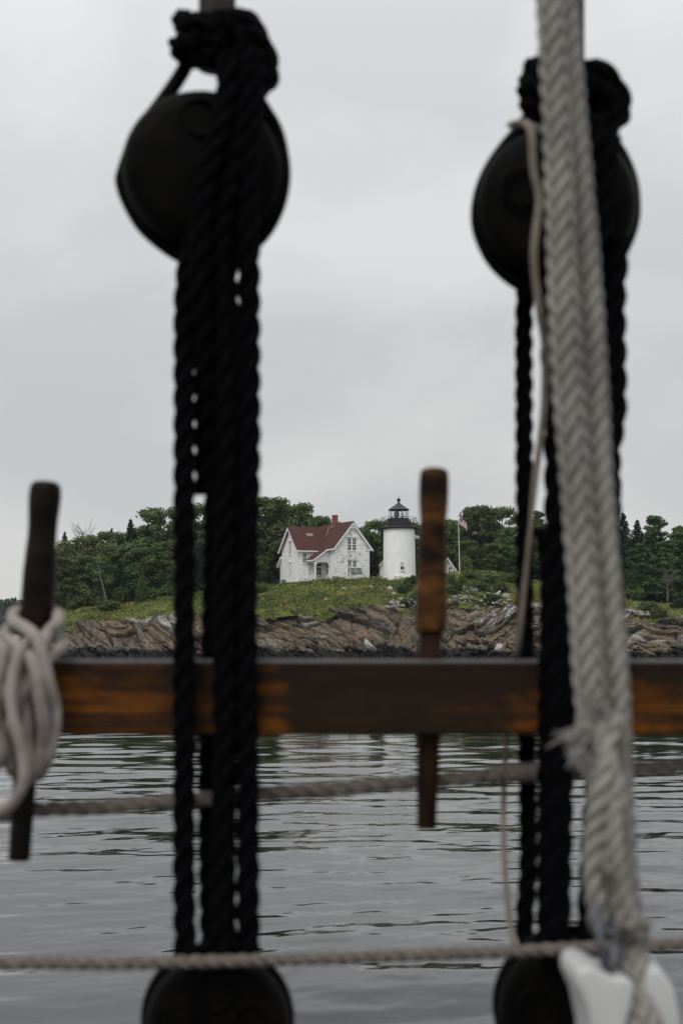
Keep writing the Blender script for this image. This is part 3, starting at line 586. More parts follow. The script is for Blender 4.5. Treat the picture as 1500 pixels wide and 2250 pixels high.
TREES = [
 # left wood, back row
 ('S0', 140, 1166, 201, 'dark narrow spruce top farthest left, beside the left belaying pin', GL, .8),
 ('L0', 178, 1180, 199, 'pale yellow green tree under the dead treetop at the left end of the wood', GL, 1.0),
 ('D0', 232, 1172, 203, 'rounded green tree right of the pale leafed one on the left skyline', GL, 1.0),
 ('S1', 243, 1158, 206, 'small dark spruce tip poking out between rounded crowns on the left skyline', GL, .7),
 ('S2', 285, 1137, 204, 'tall dark spruce with layered tip standing highest on the left skyline', GL, .95),
 ('D1', 318, 1158, 207, 'green crown filling the dip right of the tall layered spruce', GL, .9),
 ('S0', 322, 1150, 205, 'spruce tip just right of the tall layered spruce', GL, .7),
 ('D2', 365, 1118, 203, 'large broadleaf tree whose crown rises against the left lanyards', GL, 1.05),
 ('D3', 432, 1112, 204, 'broadleaf crown showing in the slit between the left lanyards', GL, 1.0),
 ('D1', 500, 1100, 207, 'broadleaf tree hidden behind the thick middle of the left lanyards', GL, 1.0),
 # left wood, front row
 ('D2', 160, 1225, 193, 'dark bushy tree at the lower left end of the wood, beside the left pin', GL, 1.25),
 ('D1', 205, 1222, 192, 'round green tree in front, directly left of the leaning bare trunk', GL, 1.2),
 ('S1', 262, 1230, 194, 'dark young spruce standing right of the leaning bare trunk', GL, 1.2),
 ('D3', 262, 1195, 199, 'dark broadleaf tree above the leaning bare trunk', GL, 1.1),
 ('D0', 320, 1205, 197, 'dark broadleaf tree in the shade below the tall layered spruce', GL, 1.2),
 ('Y0', 313, 1245, 186.5, 'light green young fir with upturned tips in front of the dark wood', GL, .9),
 ('D3', 372, 1190, 198, 'broadleaf tree with low dark skirt beside the left lanyards', GL, 1.2),
 ('Y1', 388, 1232, 186.5, 'light green young fir at the left edge of the left lanyards', GL, 1.0),
 ('S2', 440, 1185, 198, 'dark spruce seen low in the slit between the left lanyards', GL, 1.3),
 ('D2', 545, 1185, 200, 'dark broadleaf tree low between the left lanyards and the house', GL, 1.1),
 # behind the house and the tower
 ('D0', 578, 1097, 206, 'tallest broadleaf tree, just right of the left lanyards', GH, 1.05),
 ('D3', 640, 1108, 209, 'big broadleaf crown rising behind the left end of the red roof', GH, 1.1),
 ('D1', 692, 1136, 212, 'broadleaf crown sloping down behind the middle of the red roof', GH, .95),
 ('D2', 600, 1190, 203, 'dark broadleaf tree against the left gable of the house', GH, 1.1),
 ('L1', 735, 1148, 216, 'small crown peeping out behind the brick chimney', GH, .8),
 ('D0', 785, 1160, 216, 'low crown behind the ridge of the front gable', GH, .8),
 ('D2', 832, 1146, 208, 'dark broadleaf tree in the gap between house and tower', GH, .95),
 ('S0', 818, 1190, 205, 'dark spruce at the foot of the gap between house and tower', GH, 1.5),
 ('D1', 872, 1141, 210, 'broadleaf crown seen behind the gallery railing of the tower', GH, 1.0),
 ('D3', 925, 1150, 211, 'broadleaf crown between the tower and the amber belaying pin', GH, 1.0),
 ('D0', 968, 1148, 208, 'broadleaf tree mostly behind the amber belaying pin', GR, 1.0),
 ('D2', 1002, 1143, 209, 'broadleaf tree directly behind the flagpole', GR, .85),
 ('D1', 1055, 1114, 204, 'large airy broadleaf tree with the highest crown right of the flag', GR, 1.0),
 ('D3', 1098, 1118, 206, 'broadleaf crown right of the high airy tree', GR, 1.0),
 ('D0', 1028, 1190, 199, 'dark undergrowth tree right beside the flagpole foot', GR, 1.2),
 ('D2', 1085, 1195, 198, 'dark undergrowth tree below the high airy crown', GR, 1.3),
 ('L1', 1022, 1222, 193, 'small light green tree right of the flagpole foot', GR, 1.1),
 ('D3', 1130, 1160, 200, 'broadleaf tree partly behind the thin cord', GR, 1.1),
 ('P0', 1182, 1120, 205, 'pine seen in the gap beside the thin cord', GR, .8),
 ('D1', 1215, 1150, 203, 'broadleaf tree behind the thick right lanyard', GR, 1.1),
 ('S1', 1270, 1135, 204, 'spruce behind the white double rope', GR, 1.1),
 ('D2', 1310, 1170, 202, 'broadleaf tree behind the right strand of the white rope', GR, 1.1),
 # far right
 ('S1', 1372, 1124, 199, 'dark spruce whose tip is closest to the white rope at the right', GF, 1.0),
 ('S2', 1402, 1139, 201, 'second spruce tip right of the white rope', GF, 1.1),
 ('P1', 1442, 1130, 200, 'layered pine with the highest crown at the far right', GF, 1.0),
 ('P2', 1495, 1153, 198, 'pine cut by the right edge of the picture', GF, 1.1),
 ('P0', 1468, 1185, 194, 'broad low branched pine in front of the layered pine', GF, 1.15),
 ('P2', 1405, 1192, 193, 'light green pine with flat boughs beside the white rope', GF, 1.2),
 ('Y1', 1392, 1240, 189, 'young fir at the foot of the pines beside the white rope', GF, 1.2),
 ('D0', 1440, 1215, 203, 'dark broadleaf tree filling the shade under the pines', GF, 1.6),
 ('D1', 1530, 1160, 203, 'broadleaf tree just past the right edge of the picture', GF, 1.1),
 ('S0', 1350, 1180, 203, 'dark spruce behind the right edge of the white rope', GF, 1.4),
]
for a in TREES: plant(a[0], a[1], a[2], a[3], a[4], a[5], a[6])
for k, (a, b, Yk) in enumerate(((150, 1200, 214), (240, 1190, 216), (330, 1180, 216), (420, 1170, 218), (510, 1165, 218), (600, 1170, 220), (690, 1185, 222), (780, 1195, 222), (860, 1190, 222), (950, 1185, 222), (1040, 1175, 218), (1120, 1180, 216), (1210, 1185, 216), (1300, 1185, 214), (1390, 1185, 212), (1470, 1190, 212), (1550, 1190, 212))):
    plant('D%d' % (k % 4), a, b, Yk, 'shaded broadleaf tree deep in the wood ' + ('farthest left', 'behind the pale treetop', 'behind the tall layered spruce', 'behind the left lanyards', 'left of the tallest broadleaf', 'behind the left gable', 'behind the red roof', 'behind the front gable', 'behind the tower', 'behind the amber pin', 'behind the airy tree', 'behind the thin cord', 'behind the thick right lanyard', 'behind the white rope', 'behind the right spruces', 'behind the layered pine', 'past the right edge')[k], 'trees deep in the wood', 1.7)
GB = 'shrubs on the grass slope'
SHR = [
 ('B0', 172, 1312, 186.5, 'low round shrub at the left end of the slope, nearest the coiled line', 1.2), ('B1', 205, 1298, 187.5, 'pointed light green shrub below the leaning bare trunk', 1.1),
 ('K0', 290, 1277, 189, 'large dark domed shrub in front of the left wood', 1.1), ('B2', 262, 1300, 188, 'green shrub just left of the large dark domed one', 1.0),
 ('B0', 240, 1322, 184, 'spreading shrub low in front of the left wood', 1.6), ('B1', 330, 1296, 187, 'yellow green shrub right of the large dark dome', 1.5),
 ('B2', 372, 1288, 187, 'shrub at the left edge of the left lanyards', 1.3), ('B0', 575, 1284, 190, 'low shrub at the left corner of the house', 1.3),
 ('K0', 905, 1267, 184, 'dark green shrub against the foot of the tower', .95), ('K1', 888, 1285, 181, 'dark shrub left below the one at the tower foot', 1.0),
 ('K1', 895, 1318, 174.5, 'dark shrub at the lip of the ledge left of the amber pin', 1.0), ('B1', 915, 1300, 177, 'green shrub half behind the amber pin', 1.0),
 ('K0', 1000, 1284, 180, 'dark shrub right beside the amber pin', 1.1), ('B2', 1035, 1255, 188, 'bright green shrub below the flagpole', 1.5),
 ('B0', 1072, 1262, 187, 'bright yellow green shrub on the mound right of the flagpole', 1.5), ('B1', 1005, 1264, 187, 'bright green shrub between amber pin and flagpole', 1.3),
 ('B2', 1105, 1282, 184, 'yellow green shrub left of the thin cord', 1.3), ('B0', 1050, 1280, 183, 'light shrub in the middle of the mound right of the amber pin', 1.5),
 ('K1', 1075, 1308, 177, 'dark creeping shrub among the rocks right of the amber pin', 1.7), ('B1', 1120, 1262, 189, 'green shrub against the thin cord at the wood edge', 1.3),
 ('B2', 1385, 1290, 187, 'bright shrub beside the white rope at the foot of the pines', 1.3), ('K0', 1488, 1318, 182, 'dark round shrub at the right edge of the picture', 1.2),
 ('B1', 1425, 1325, 181, 'low shrub on the right ledge top', 1.6), ('B0', 1445, 1338, 177, 'small shrub on the lip of the right ledge', 1.3),
]
for a in SHR: plant(a[0], a[1], a[2] - 4, hit(a[1], a[2] + 20), a[4], GB, a[5] * .8)
# leaning bare trunk, dead treetop, bare small tree
def bare(name, pts_list, label, group=None):
    o = None; mb = MB()
    for pts, r0, r1 in pts_list: mb.tube(catmull(pts, .4), np.linspace(r0, r1, len(catmull(pts, .4))), 6)
    return tag(mb.build(name, M['dead_wood'], fixn=False), label, 'tree', group)
bare('dead_tree', [(P2([(236, 1330), (230, 1305), (224, 1280), (219, 1262), (221, 1255), (215, 1240)], 185.5), .17, .05), (P2([(221, 1262), (222, 1250)], 185.5), .07, .02)], 'leaning bare grey trunk in front of the dark left wood')
L = [(P2([(188, 1230), (187, 1190), (187, 1157)], 198), .10, .02)]
for k in range(26):
    x0 = 187 - random.random() * 4; y0 = 1200 - random.random() * 30; sgn = -1 if k % 4 else 1; L.append((P2([(x0, y0), (x0 + sgn * random.uniform(4, 15), y0 - random.uniform(6, 14)), (x0 + sgn * random.uniform(12, 32), y0 - random.uniform(15, 34))], 198 + random.uniform(-1, 1)), .03, .012))
bare('dead_tree', L, 'bare dead treetop sticking out above the left skyline')
L = [(P2([(1466, 1325), (1466, 1290), (1464, 1258)], 186), .13, .05)]
for k in range(22):
    y0 = random.uniform(1255, 1292); sgn = random.choice((-1, 1)); L.append((P2([(1465, y0), (1465 + sgn * random.uniform(5, 12), y0 - 6), (1465 + sgn * random.uniform(10, 26), y0 - random.uniform(0, 22))], 186 + random.uniform(-1, 1)), .035, .012))
bare('dead_tree', L, 'thin bare tree with a pale trunk in front of the pines at the far right')

# grass and ground cover: blades and small leaves all over the slope
r = np.random.default_rng(77); N = 95000
px = r.uniform(85, 1560, N); Yk = 170.6 + (193 - 171.2) * r.random(N) ** .9; x = (px - 750) / F * Yk; z = ground(x, Yk)
dens = vnoise(x * .45, Yk * .45, 51); keep = dens > .22; x, Yk, z, dens = x[keep], Yk[keep], z[keep], dens[keep]
hgt = .08 + .75 * np.clip(vnoise(x * .8, Yk * .8, 52) - .3, 0, 1) ** 1.4; n = len(x); jit = r.normal(size=(n, 3)) * .25; jit[:, 2] = 0
Cc = np.stack([x, Yk, z + hgt * r.random(n)], -1) + jit; Q, Fq = cards(Cc, r.normal(size=(n, 3)) * .6 + np.array([0, -.5, .6]), r.uniform(.08, .22, n), r, 1.6)
tag(mesh_np('grass', Q, Fq, M['grass']), 'rough green grass and low ground cover on the slope', 'grass', kind='stuff')
n = 150000; px = r.uniform(85, 1560, n); Yk = 170.8 + 19 * r.random(n); x = (px - 750) / F * Yk; q_ = fbm(x * .30, Yk * .42, 4, 71) + .10 * fbm(x * 1.7, Yk * 1.7, 2, 72) * 4; kp = (q_ > .125) & ~((np.abs(x - 2.0) < 1.6) & (Yk > 185.5)) & (r.random(n) < .5); x, Yk = x[kp], Yk[kp]; n = len(x)
Q, Fq = cards(np.stack([x, Yk, ground(x, Yk) + r.random(n) * np.clip((q_[kp] - .10) * 5, .1, .75)], -1), r.normal(size=(n, 3)) * .6 + np.array([0, -.4, .7]), r.uniform(.09, .22, n), r, 1.5)
tag(mesh_np('low_scrub', Q, Fq, M['shrub']), 'knee high patches of darker scrub spread through the grass', 'scrub', kind='stuff')
# boulders that stand out
def boulder(px, py, Y, s, seed, m_, label):
    V_, F_ = HULLS[seed % 28]; p = W(px, py, Y); o = mesh_np('boulder', (V_ * np.array(s)) @ rotm(.2 * seed, .5, .7 * seed).T, F_, m_); o.location = p; tag(o, label, 'rock', 'boulders on the slope and shore')
boulder(756, 1297, 182, (.38, .4, .33), 1, M['rock_grey'], 'grey boulder in the grass below the left leg of the glider')
boulder(779, 1293, 183, (.32, .3, .16), 2, M['rock_white'], 'small pale flat boulder in the grass below the right leg of the glider')
boulder(793, 1315, 178, (.38, .4, .38), 3, M['rock_grey'], 'grey boulder lowest in the grass below the house')
boulder(815, 1298, 182, (.85, .6, .25), 9, M['rock_grey'], 'long slanting grey slab in the grass left of the dark shrubs')
boulder(857, 1296, 180, (.28, .4, .42), 5, M['rock_white'], 'pale upright boulder just left of the dark shrubs')
boulder(864, 1308, 178, (.35, .4, .34), 6, M['rock_grey'], 'grey boulder touching the dark shrubs under the tower')
boulder(812, 1420, 163.4, (.85, .6, .34), 19, M['rock_white'], 'large pale boulder at the waterline below the tower')
boulder(1040, 1298, 178, (.7, .6, .26), 8, M['rock_grey'], 'grey ledge outcrop among the shrubs right of the amber pin')
boulder(1085, 1312, 176, (1.1, .6, .16), 12, M['rock_white'], 'pale sloping slab below the yellow green shrubs near the cord')
boulder(715, 1322, 176, (.6, .5, .25), 14, M['rock_grey'], 'half buried grey boulder at the top of the ledge below the porch')
boulder(1095, 1424, 163.2, (.6, .5, .35), 15, M['rock_white'], 'tawny boulder at the waterline left of the thin cord')

# far headland
xs = np.linspace(-330, -118, 70); ys = np.linspace(600, 760, 20); XX, YY = np.meshgrid(xs, ys)
hh = (np.clip((-126 - XX) / 14, 0, 1)) * (13.5 + 3 * vnoise(XX * .05, YY * .02, 7)) * np.clip((YY - 598) / 14, 0, 1) ** .7 - 1.0
tag(mesh_np('far_headland', np.stack([XX, YY, hh], -1).reshape(-1, 3), gridfaces(20, 70), M['far'], smooth=True), kind='structure')
n = 16000; x = r.uniform(-330, -122, n); yk = r.uniform(602, 680, n); z = (np.clip((-126 - x) / 14, 0, 1)) * (13.5 + 3 * vnoise(x * .05, yk * .02, 7)) * np.clip((yk - 598) / 14, 0, 1) ** .7 - 1
Q, Fq = cards(np.stack([x, yk, z + r.random(n) * (1.2 + 2.6 * vnoise(x * .22, yk * .22, 3))], -1), r.normal(size=(n, 3)) + np.array([0, -.5, .6]), r.uniform(.7, 1.6, n), r)
tag(mesh_np('far_wood', Q, Fq, M['far']), 'hazy wooded headland far off at the left edge', 'forest', kind='stuff')

# ------------------------------------------------------------------ the keeper's house
HA = R_(27.0); C0 = W(656.4, 1279, 194.0)
house = empty('house', tuple(C0), HA)
tag(house, 'white clapboard house with steep red shingled roofs and flaking paint on its front gable', 'house')
LX, LY, LR, LE = 3.68, 5.6, 7.8, 4.72         # left wing: length, width, ridge, wall top
RX0, RX1, RY0, RR, RE = 3.68, 9.02, -3.5, 8.3, 5.02
RM = (RX0 + RX1) / 2
b = MB(); b.prism([(0, 0, -.6), (0, LY, -.6), (0, LY, LE), (0, LY / 2, LR - .1), (0, 0, LE)], (5.0, 0, 0)); b.build('wall', M['clap'], house)
b = MB(); b.prism([(RX0, RY0, -.9), (RX1, RY0, -.9), (RX1, RY0, RE), (RM, RY0, RR - .1), (RX0, RY0, RE)], (0, 9.0, 0)); b.build('wall', M['clap'], house)
b = MB(); b.prism([(RX0 + .02, RY0 - .012, -.5), (RX1 - .02, RY0 - .012, -.5), (RX1 - .02, RY0 - .012, RE), (RM, RY0 - .012, RR - .14), (RX0 + .02, RY0 - .012, RE)], (0, .009, 0)); b.build('front_gable_siding', M['clap_peel'], house)['label'] = 'badly flaking front gable wall'
def slab(mb, P, t, n):
    n = np.array(n, float); n /= np.linalg.norm(n); P = [np.array(p, float) for p in P]; mb.prism([p for p in P], -n * t)
# left wing roof
sl_ = (LR - 4.35) / 3.2; ex = -.5
def lz(y): return LR - sl_ * abs(LY / 2 - y)
rb = MB(); tb = MB()
for sgn, ye in ((-1, -.4), (1, LY + .4)):
    nn = (0, sgn * sl_, 1)
    slab(rb, [(ex, LY / 2, LR + .03), (5.6, LY / 2, LR + .03), (5.6, ye, lz(ye) + .03), (ex, ye, lz(ye) + .03)], .07, nn)
    slab(tb, [(ex + .03, LY / 2, LR - .05), (ex + .2, LY / 2, LR - .05), (ex + .2, ye, lz(ye) - .05), (ex + .03, ye, lz(ye) - .05)], .26, nn)
roofL = rb.build('roof', M['shingle'], house)
tb.box(ex + .05, RX0 - .6, -.43, -.33, lz(-.4) - .20, lz(-.4) - .04); tb.box(ex + .05, RX0 - .6, -.33, -.02, lz(-.4) - .22, lz(-.4) - .16); tb.build('eave_trim', M['trim'], house)
P0 = (1.55, 1.45); b = MB()
def onroof(x0, x1, y0, y1, h, mt, nm, lab):
    b = MB(); slab(b, [(x0, y0, lz(y0) + h), (x1, y0, lz(y0) + h), (x1, y1, lz(y1) + h), (x0, y1, lz(y1) + h)], .02, (0, -sl_, 1)); b.build(nm, mt, roofL)
onroof(1.1, 2.0, 1.42, 1.68, .045, M['patch_dark'], 'bare_patch', ''); onroof(1.9, 3.1, 1.30, 1.46, .045, M['patch_dark'], 'bare_patch', ''); onroof(1.95, 2.95, 1.48, 1.88, .06, M['patch_metal'], 'metal_patch', '')
# right wing roof
sr = (RR - 4.5) / 3.12; yf = RY0 - .42
def rz_(x): return RR - sr * abs(RM - x)
rb = MB(); tb = MB()
for sgn, xe in ((-1, RM - 3.12), (1, RM + 3.12)):
    nn = (sgn * sr, 0, 1)
    slab(rb, [(RM, yf, RR + .03), (RM, 5.6, RR + .03), (xe, 5.6, rz_(xe) + .03), (xe, yf, rz_(xe) + .03)], .07, nn)
    slab(tb, [(RM, yf + .03, RR - .05), (RM, yf + .22, RR - .05), (xe, yf + .22, rz_(xe) - .05), (xe, yf + .03, rz_(xe) - .05)], .26, nn)
    x0_, x1_ = sorted((xe + sgn * .02, xe - sgn * .10)); tb.box(x0_, x1_, yf + .03, -2.0 if sgn < 0 else 5.5, 4.26, 4.46)
tb.box(RM - .32, RM + .32, yf + .06, yf + .12, RR - 1.0, RR - .86); tb.box(RM - .04, RM + .04, yf + .07, yf + .11, RR - .9, RR - .35)
tb.box(RX1 - .08, RX1 + .3, yf + .1, RY0 + .1, 4.35, 4.6); tb.box(RX0 - .3, RX0 + .06, yf + .1, RY0 + .1, 4.35, 4.58)
roofR = rb.build('roof', M['shingle'], house); tb.build('eave_trim', M['trim'], house)
# corner boards and skirt
b = MB()
for x_, y_ in ((0, 0), (0, LY), (RX0, RY0), (RX1, RY0)):
    zt_ = RE - .1 if y_ == RY0 else LE - .1; sx_ = .14 if x_ == RX1 else 0
    b = MB(); b.box(x_ - sx_ - .015, x_ - sx_ + .125, y_ - .016 - (.1 if y_ == LY else 0), y_ + .012 - (.1 if y_ == LY else 0) , -.5, zt_)
    b.box(x_ - .018 if x_ != RX1 else x_ + .004, x_ + .004 if x_ != RX1 else x_ + .02, y_ - .012 - (.12 if y_ == LY else 0), y_ + .12 - (.12 if y_ == LY else 0), -.5, zt_); b.build('corner_board', M['trim'], house)
b = MB(); b.box(-.03, 0, .13, LY - .13, .02, .16); b.build('skirt_board', M['trim'], house)
b = MB(); b.box(-.12, 1.6, -.12, LY + .2, -1.2, -.02); b.box(-.5, .0, 2.0, LY + .5, -1.2, -.22); b.build('foundation', M['stone'], house, bevel=.04)
# valley flashing
b = MB(); A = np.array((5.9, LY / 2 - .02, LR + .07)); B = np.array((RM - 3.10, -.36, lz(-.36) + .07)); d = np.array((.17, 0, .0)); b.prism([A, B, B + d + (0, 0, .17 * sr), A + d + (0, 0, .17 * sr * .6)], (0, 0, -.03)); b.build('valley_flashing', M['flash'], roofR)
# chimney
b = MB(); b.box(RM - .33, RM + .31, 1.35, 1.95, 7.2, 9.35); b.box(RM - .36, RM + .34, 1.32, 1.98, 9.35, 9.52)
ch = b.build('chimney', M['brick'], house, bevel=.015); b = MB(); b.box(RM - .5, RM + .36, 1.2, 1.98, 7.65, 8.12); b.build('chimney_flashing', M['flash'], ch)
# rear lean-to
b = MB(); b.prism([(.1, LY, -.6), (.1, LY + .75, -.6), (.1, LY + .75, 2.55), (.1, LY, 3.4)], (3.4, 0, 0)); b.build('lean_to_wall', M['clap'], house)
b = MB(); b.prism([(-.3, LY - .1, 3.72), (-.3, LY + 1.15, 2.42), (-.3, LY + 1.15, 2.17), (-.3, LY - .1, 3.47)], (3.9, 0, 0)); lt = b.build('lean_to_roof', M['trim'], house)
b = MB(); b.prism([(-.32, LY - .1, 3.80), (-.32, LY + 1.18, 2.47), (-.32, LY + 1.18, 2.41), (-.32, LY - .1, 3.74)], (3.94, 0, 0)); b.build('lean_to_shingle', M['shingle'], lt)
# windows
def window(O, U, N_, w_, h_, cols, rows, glass=None, crown=False, fw=.11, name='window', par=None, muntin=.035):
    O, U, N_ = (np.array(q_, float) for q_ in (O, U, N_)); Z_ = np.array((0, 0, 1.0)); par = par or house
    f = MB()
    f.obox(O - U * (w_ / 2 + fw) - Z_ * fw, U * fw, N_ * .05, Z_ * (h_ + 2 * fw)); f.obox(O + U * (w_ / 2) - Z_ * fw, U * fw, N_ * .05, Z_ * (h_ + 2 * fw))
    f.obox(O - U * (w_ / 2), U * w_, N_ * .05, Z_ * -fw); f.obox(O - U * (w_ / 2) + Z_ * h_, U * w_, N_ * .05, Z_ * fw); f.obox(O - U * (w_ / 2 + fw + .05) - Z_ * (fw + .05), U * (w_ + 2 * fw + .1), N_ * .09, Z_ * .05)
    if crown: f.obox(O - U * (w_ / 2 + fw + .08) + Z_ * (h_ + fw), U * (w_ + 2 * fw + .16), N_ * .14, Z_ * .08)
    for i in range(1, cols): f.obox(O + U * (-w_ / 2 + w_ * i / cols - muntin / 2), U * muntin, N_ * .03, Z_ * h_)
    for j in range(1, rows):
        t_ = muntin * (2 if j * 2 == rows else 1); f.obox(O - U * (w_ / 2) + Z_ * (h_ * j / rows - t_ / 2), U * w_, N_ * .034, Z_ * t_)
    fo = f.build(name, M['trim'], par); p_ = MB(); p_.obox(O - U * (w_ / 2), U * w_, N_ * .018, Z_ * h_); p_.build('pane', glass or M['glass'], fo); return fo
UX, UY = (1, 0, 0), (0, 1, 0); FN, SN = (0, -1, 0), (-1, 0, 0)
fy = RY0 - .012
for dx in (-.38, .38):
    window((RM - .06 + dx, fy, 4.32), UX, FN, .50, 1.62, 2, 4, fw=.10); window((RM - .02 + dx, fy, 1.22), UX, FN, .50, 1.66, 2, 4, fw=.10)
b = MB(); b.box(RM - .95, RM + .83, fy - .16, fy - .0, 6.10, 6.22); b.box(RM - .9, RM + .86, fy - .16, fy - .0, 3.04, 3.16); b.box(RM - .07 - .03, RM - .07 + .05, fy - .06, fy - .0, 4.25, 6.0); b.build('window_crown', M['trim'], house)
window((.84, 0, 2.68), UX, FN, .56, 1.28, 3, 4)
window((0, LY / 2, 3.95), UY, SN, .72, 1.68, 2, 4, glass=M['glass_pale'], crown=True)
b = MB(); b.box(-.03, 0, LY / 2 - .38, LY / 2 + .38, .95, 2.75); bw = b.build('boarded_window', M['board'], house)
b = MB(); b.box(-.12, 0, LY / 2 - .52, LY / 2 + .52, 2.78, 2.86); b.prism([(-.04, LY / 2 - .3, 2.87), (-.04, LY / 2 + .3, 2.87), (-.04, LY / 2, 3.05)], (.04, 0, 0)); b.build('hood', M['trim'], bw)
window((RX0, -1.35, 1.05), UY, SN, .62, 1.55, 2, 4)
# door under the porch
dw = MB(); dw.box(2.62, 3.42, -.05, 0, .05, 2.15); door = dw.build('door', M['door'], house)
p_ = MB(); p_.box(2.74, 3.30, -.06, -.052, 1.08, 1.98); p_.build('pane', M['glass'], door); f = MB()
f.box(3.0, 3.04, -.075, -.055, 1.08, 1.98); f.box(2.74, 3.30, -.078, -.056, 1.50, 1.55); f.box(2.72, 3.32, -.068, -.052, .55, .60); f.build('muntin', M['trim'], door)
b = MB(); b.lathe([(0, 0), (.04, .0), (.04, .03), (0, .035)], 10, (3.36, -.10, 1.0), 'z'); b.build('handle', M['iron'], door)
f = MB(); f.box(2.50, 2.62, -.04, 0, 0, 2.62); f.box(3.42, 3.54, -.04, 0, 0, 2.62); f.box(2.62, 3.42, -.04, 0, 2.15, 2.22); f.box(2.62, 3.42, -.04, 0, 2.55, 2.62); f.build('door_frame', M['trim'], house)
p_ = MB(); p_.box(2.64, 3.40, -.02, 0, 2.23, 2.54); p_.build('transom_pane', M['glass'], house)
# porch: lean-to roof in the corner of the two wings
pz = lambda x_: 4.52 - (RX0 - .45 - x_) * .70
x0_, x1_ = 1.05, RX0 - .42
b = MB(); slab(b, [(x0_, -2.25, pz(x0_) + .05), (x1_ + .35, -2.25, pz(x1_ + .35) + .05), (x1_ + .35, -.001, pz(x1_ + .35) + .05), (x0_, -.001, pz(x0_) + .05)], .07, (-.70, 0, 1)); pr = b.build('porch_roof', M['shingle'], house)
b = MB(); slab(b, [(x0_ + .02, -2.28, pz(x0_) - .03), (x1_ + .4, -2.28, pz(x1_ + .4) - .03), (x1_ + .4, -2.12, pz(x1_ + .4) - .03), (x0_ + .02, -2.12, pz(x0_) - .03)], .18, (-.70, 0, 1)); b.box(x0_ + .0, x0_ + .1, -2.25, -.01, pz(x0_) - .18, pz(x0_) - .02); b.build('porch_fascia', M['trim'], pr)
b = MB(); b.prism([(1.35, -2.10, 2.78), (RX0 - .02, -2.10, 2.78), (RX0 - .02, -2.10, 4.35), (1.35, -2.10, pz(1.35) - .1)], (0, .06, 0)); b.box(1.30, 1.46, -2.02, -.02, 2.62, 2.95); b.box(1.34, RX0 - .02, -2.16, -2.03, 2.66, 2.86); b.build('porch_gable', M['porch_white'], house)
b = MB(); b.box(1.36, 1.54, -2.15, -1.97, .0, 2.7); b.prism([(1.54, -2.1, 2.66), (1.95, -2.1, 2.66), (1.54, -2.1, 2.2)], (0, .05, 0)); b.prism([(1.36, -2.1, 2.66), (1.10, -2.1, 2.66), (1.36, -2.1, 2.35)], (0, .05, 0)); b.build('porch_post', M['trim'], house, bevel=.02)
b = MB(); b.prism([(RX0 - .02, -2.12, 2.66), (RX0 - .45, -2.12, 2.66), (RX0 - .02, -2.12, 2.1)], (0, .05, 0)); b.build('porch_bracket', M['trim'], house)
b = MB(); b.box(1.38, 1.50, -.16, -.03, .0, 2.7); b.box(1.40, 1.46, -1.97, -.16, .0, .95); b.build('porch_side_panel', M['porch_white'], house)
b = MB(); b.box(1.25, RX0 - .01, -2.2, -.01, -.35, .02); b.build('porch_floor', M['stone'], house)
# downpipe on the corner of the front wing
b = MB(); b.bar((RX0 - .12, RY0 + .10, -.2), (RX0 - .12, RY0 + .10, 4.2), .045, 8); b.tube([(RX0 - .12, RY0 + .1, 4.2), (RX0 - .3, RY0 + .1, 4.4), (RX0 - .5, RY0 + .1, 4.42)], .045, 8); b.build('downpipe', M['trim'], house)

# glider bench, boxes by the house
def at(px, py, Y): return tuple(W(px, py, Y))
gl = empty('glider_bench', tuple(np.array(at(783, 1277, 188.9)) + (0, 0, .36)), R_(14)); tag(gl, 'pale metal double glider with two grey sling seats in front of the flaking gable', 'bench')
b = MB()
for s_ in (-.95, .95):
    b.tube([(s_ - .0, -.6, 0), (s_, -.45, 1.55), (s_, .0, 1.72), (s_, .45, 1.55), (s_, .6, 0)], .035, 6); b.bar((s_, -.6, .12), (s_, .6, .12), .03, 6)
b.bar((-.95, .45, 1.45), (.95, .45, 1.45), .025, 6); b.bar((-.95, -.6, .15), (.95, -.6, .15), .03, 6); b.bar((-.95, .6, .15), (.95, .6, .15), .03, 6); b.build('frame', M['alu'], gl, fixn=False)
for s_ in (-.43, .43):
    b = MB(); b.obox((s_ - .36, -.30, .62), (.72, 0, 0), (0, .52, -.06), (0, 0, .04)); b.build('seat', M['sling'], gl)
    b = MB(); b.obox((s_ - .36, .24, .70), (.72, 0, 0), (0, .26, .72), (0, .04, -.015)); b.build('backrest', M['sling'], gl)
b = MB()
for s_ in (-.83, -.04, .04, .83): b.tube([(s_, -.36, .25), (s_, -.34, .62), (s_, .24, .58), (s_, .54, 1.48)], .022, 6); b.bar((s_, -.34, .86), (s_, .32, .84), .03, 6)
b.bar((-.86, .54, 1.48), (.86, .54, 1.48), .024, 6); b.bar((-.86, -.36, .26), (.86, -.36, .26), .024, 6); b.build('seat_frame', M['alu'], gl, fixn=False)
def crate(px, py, Y, w_, h_, d_, rz, label):
    e_ = empty('storage_box', at(px, py, Y), rz); tag(e_, label, 'box'); b = MB(); b.box(-w_ / 2, w_ / 2, -d_ / 2, d_ / 2, -.15, h_ - .06); b.build('body', M['bin'], e_, bevel=.02)
    b = MB(); b.box(-w_ / 2 - .03, w_ / 2 + .03, -d_ / 2 - .03, d_ / 2 + .03, h_ - .055, h_); b.build('lid', M['bin'], e_, bevel=.015)
crate(737, 1275, 189.5, .86, .50, .6, R_(8), 'slate grey storage box on the grass at the corner of the front wing')
crate(623, 1281, 192.6, .5, .42, .5, R_(27), 'small grey box against the left gable wall of the house')

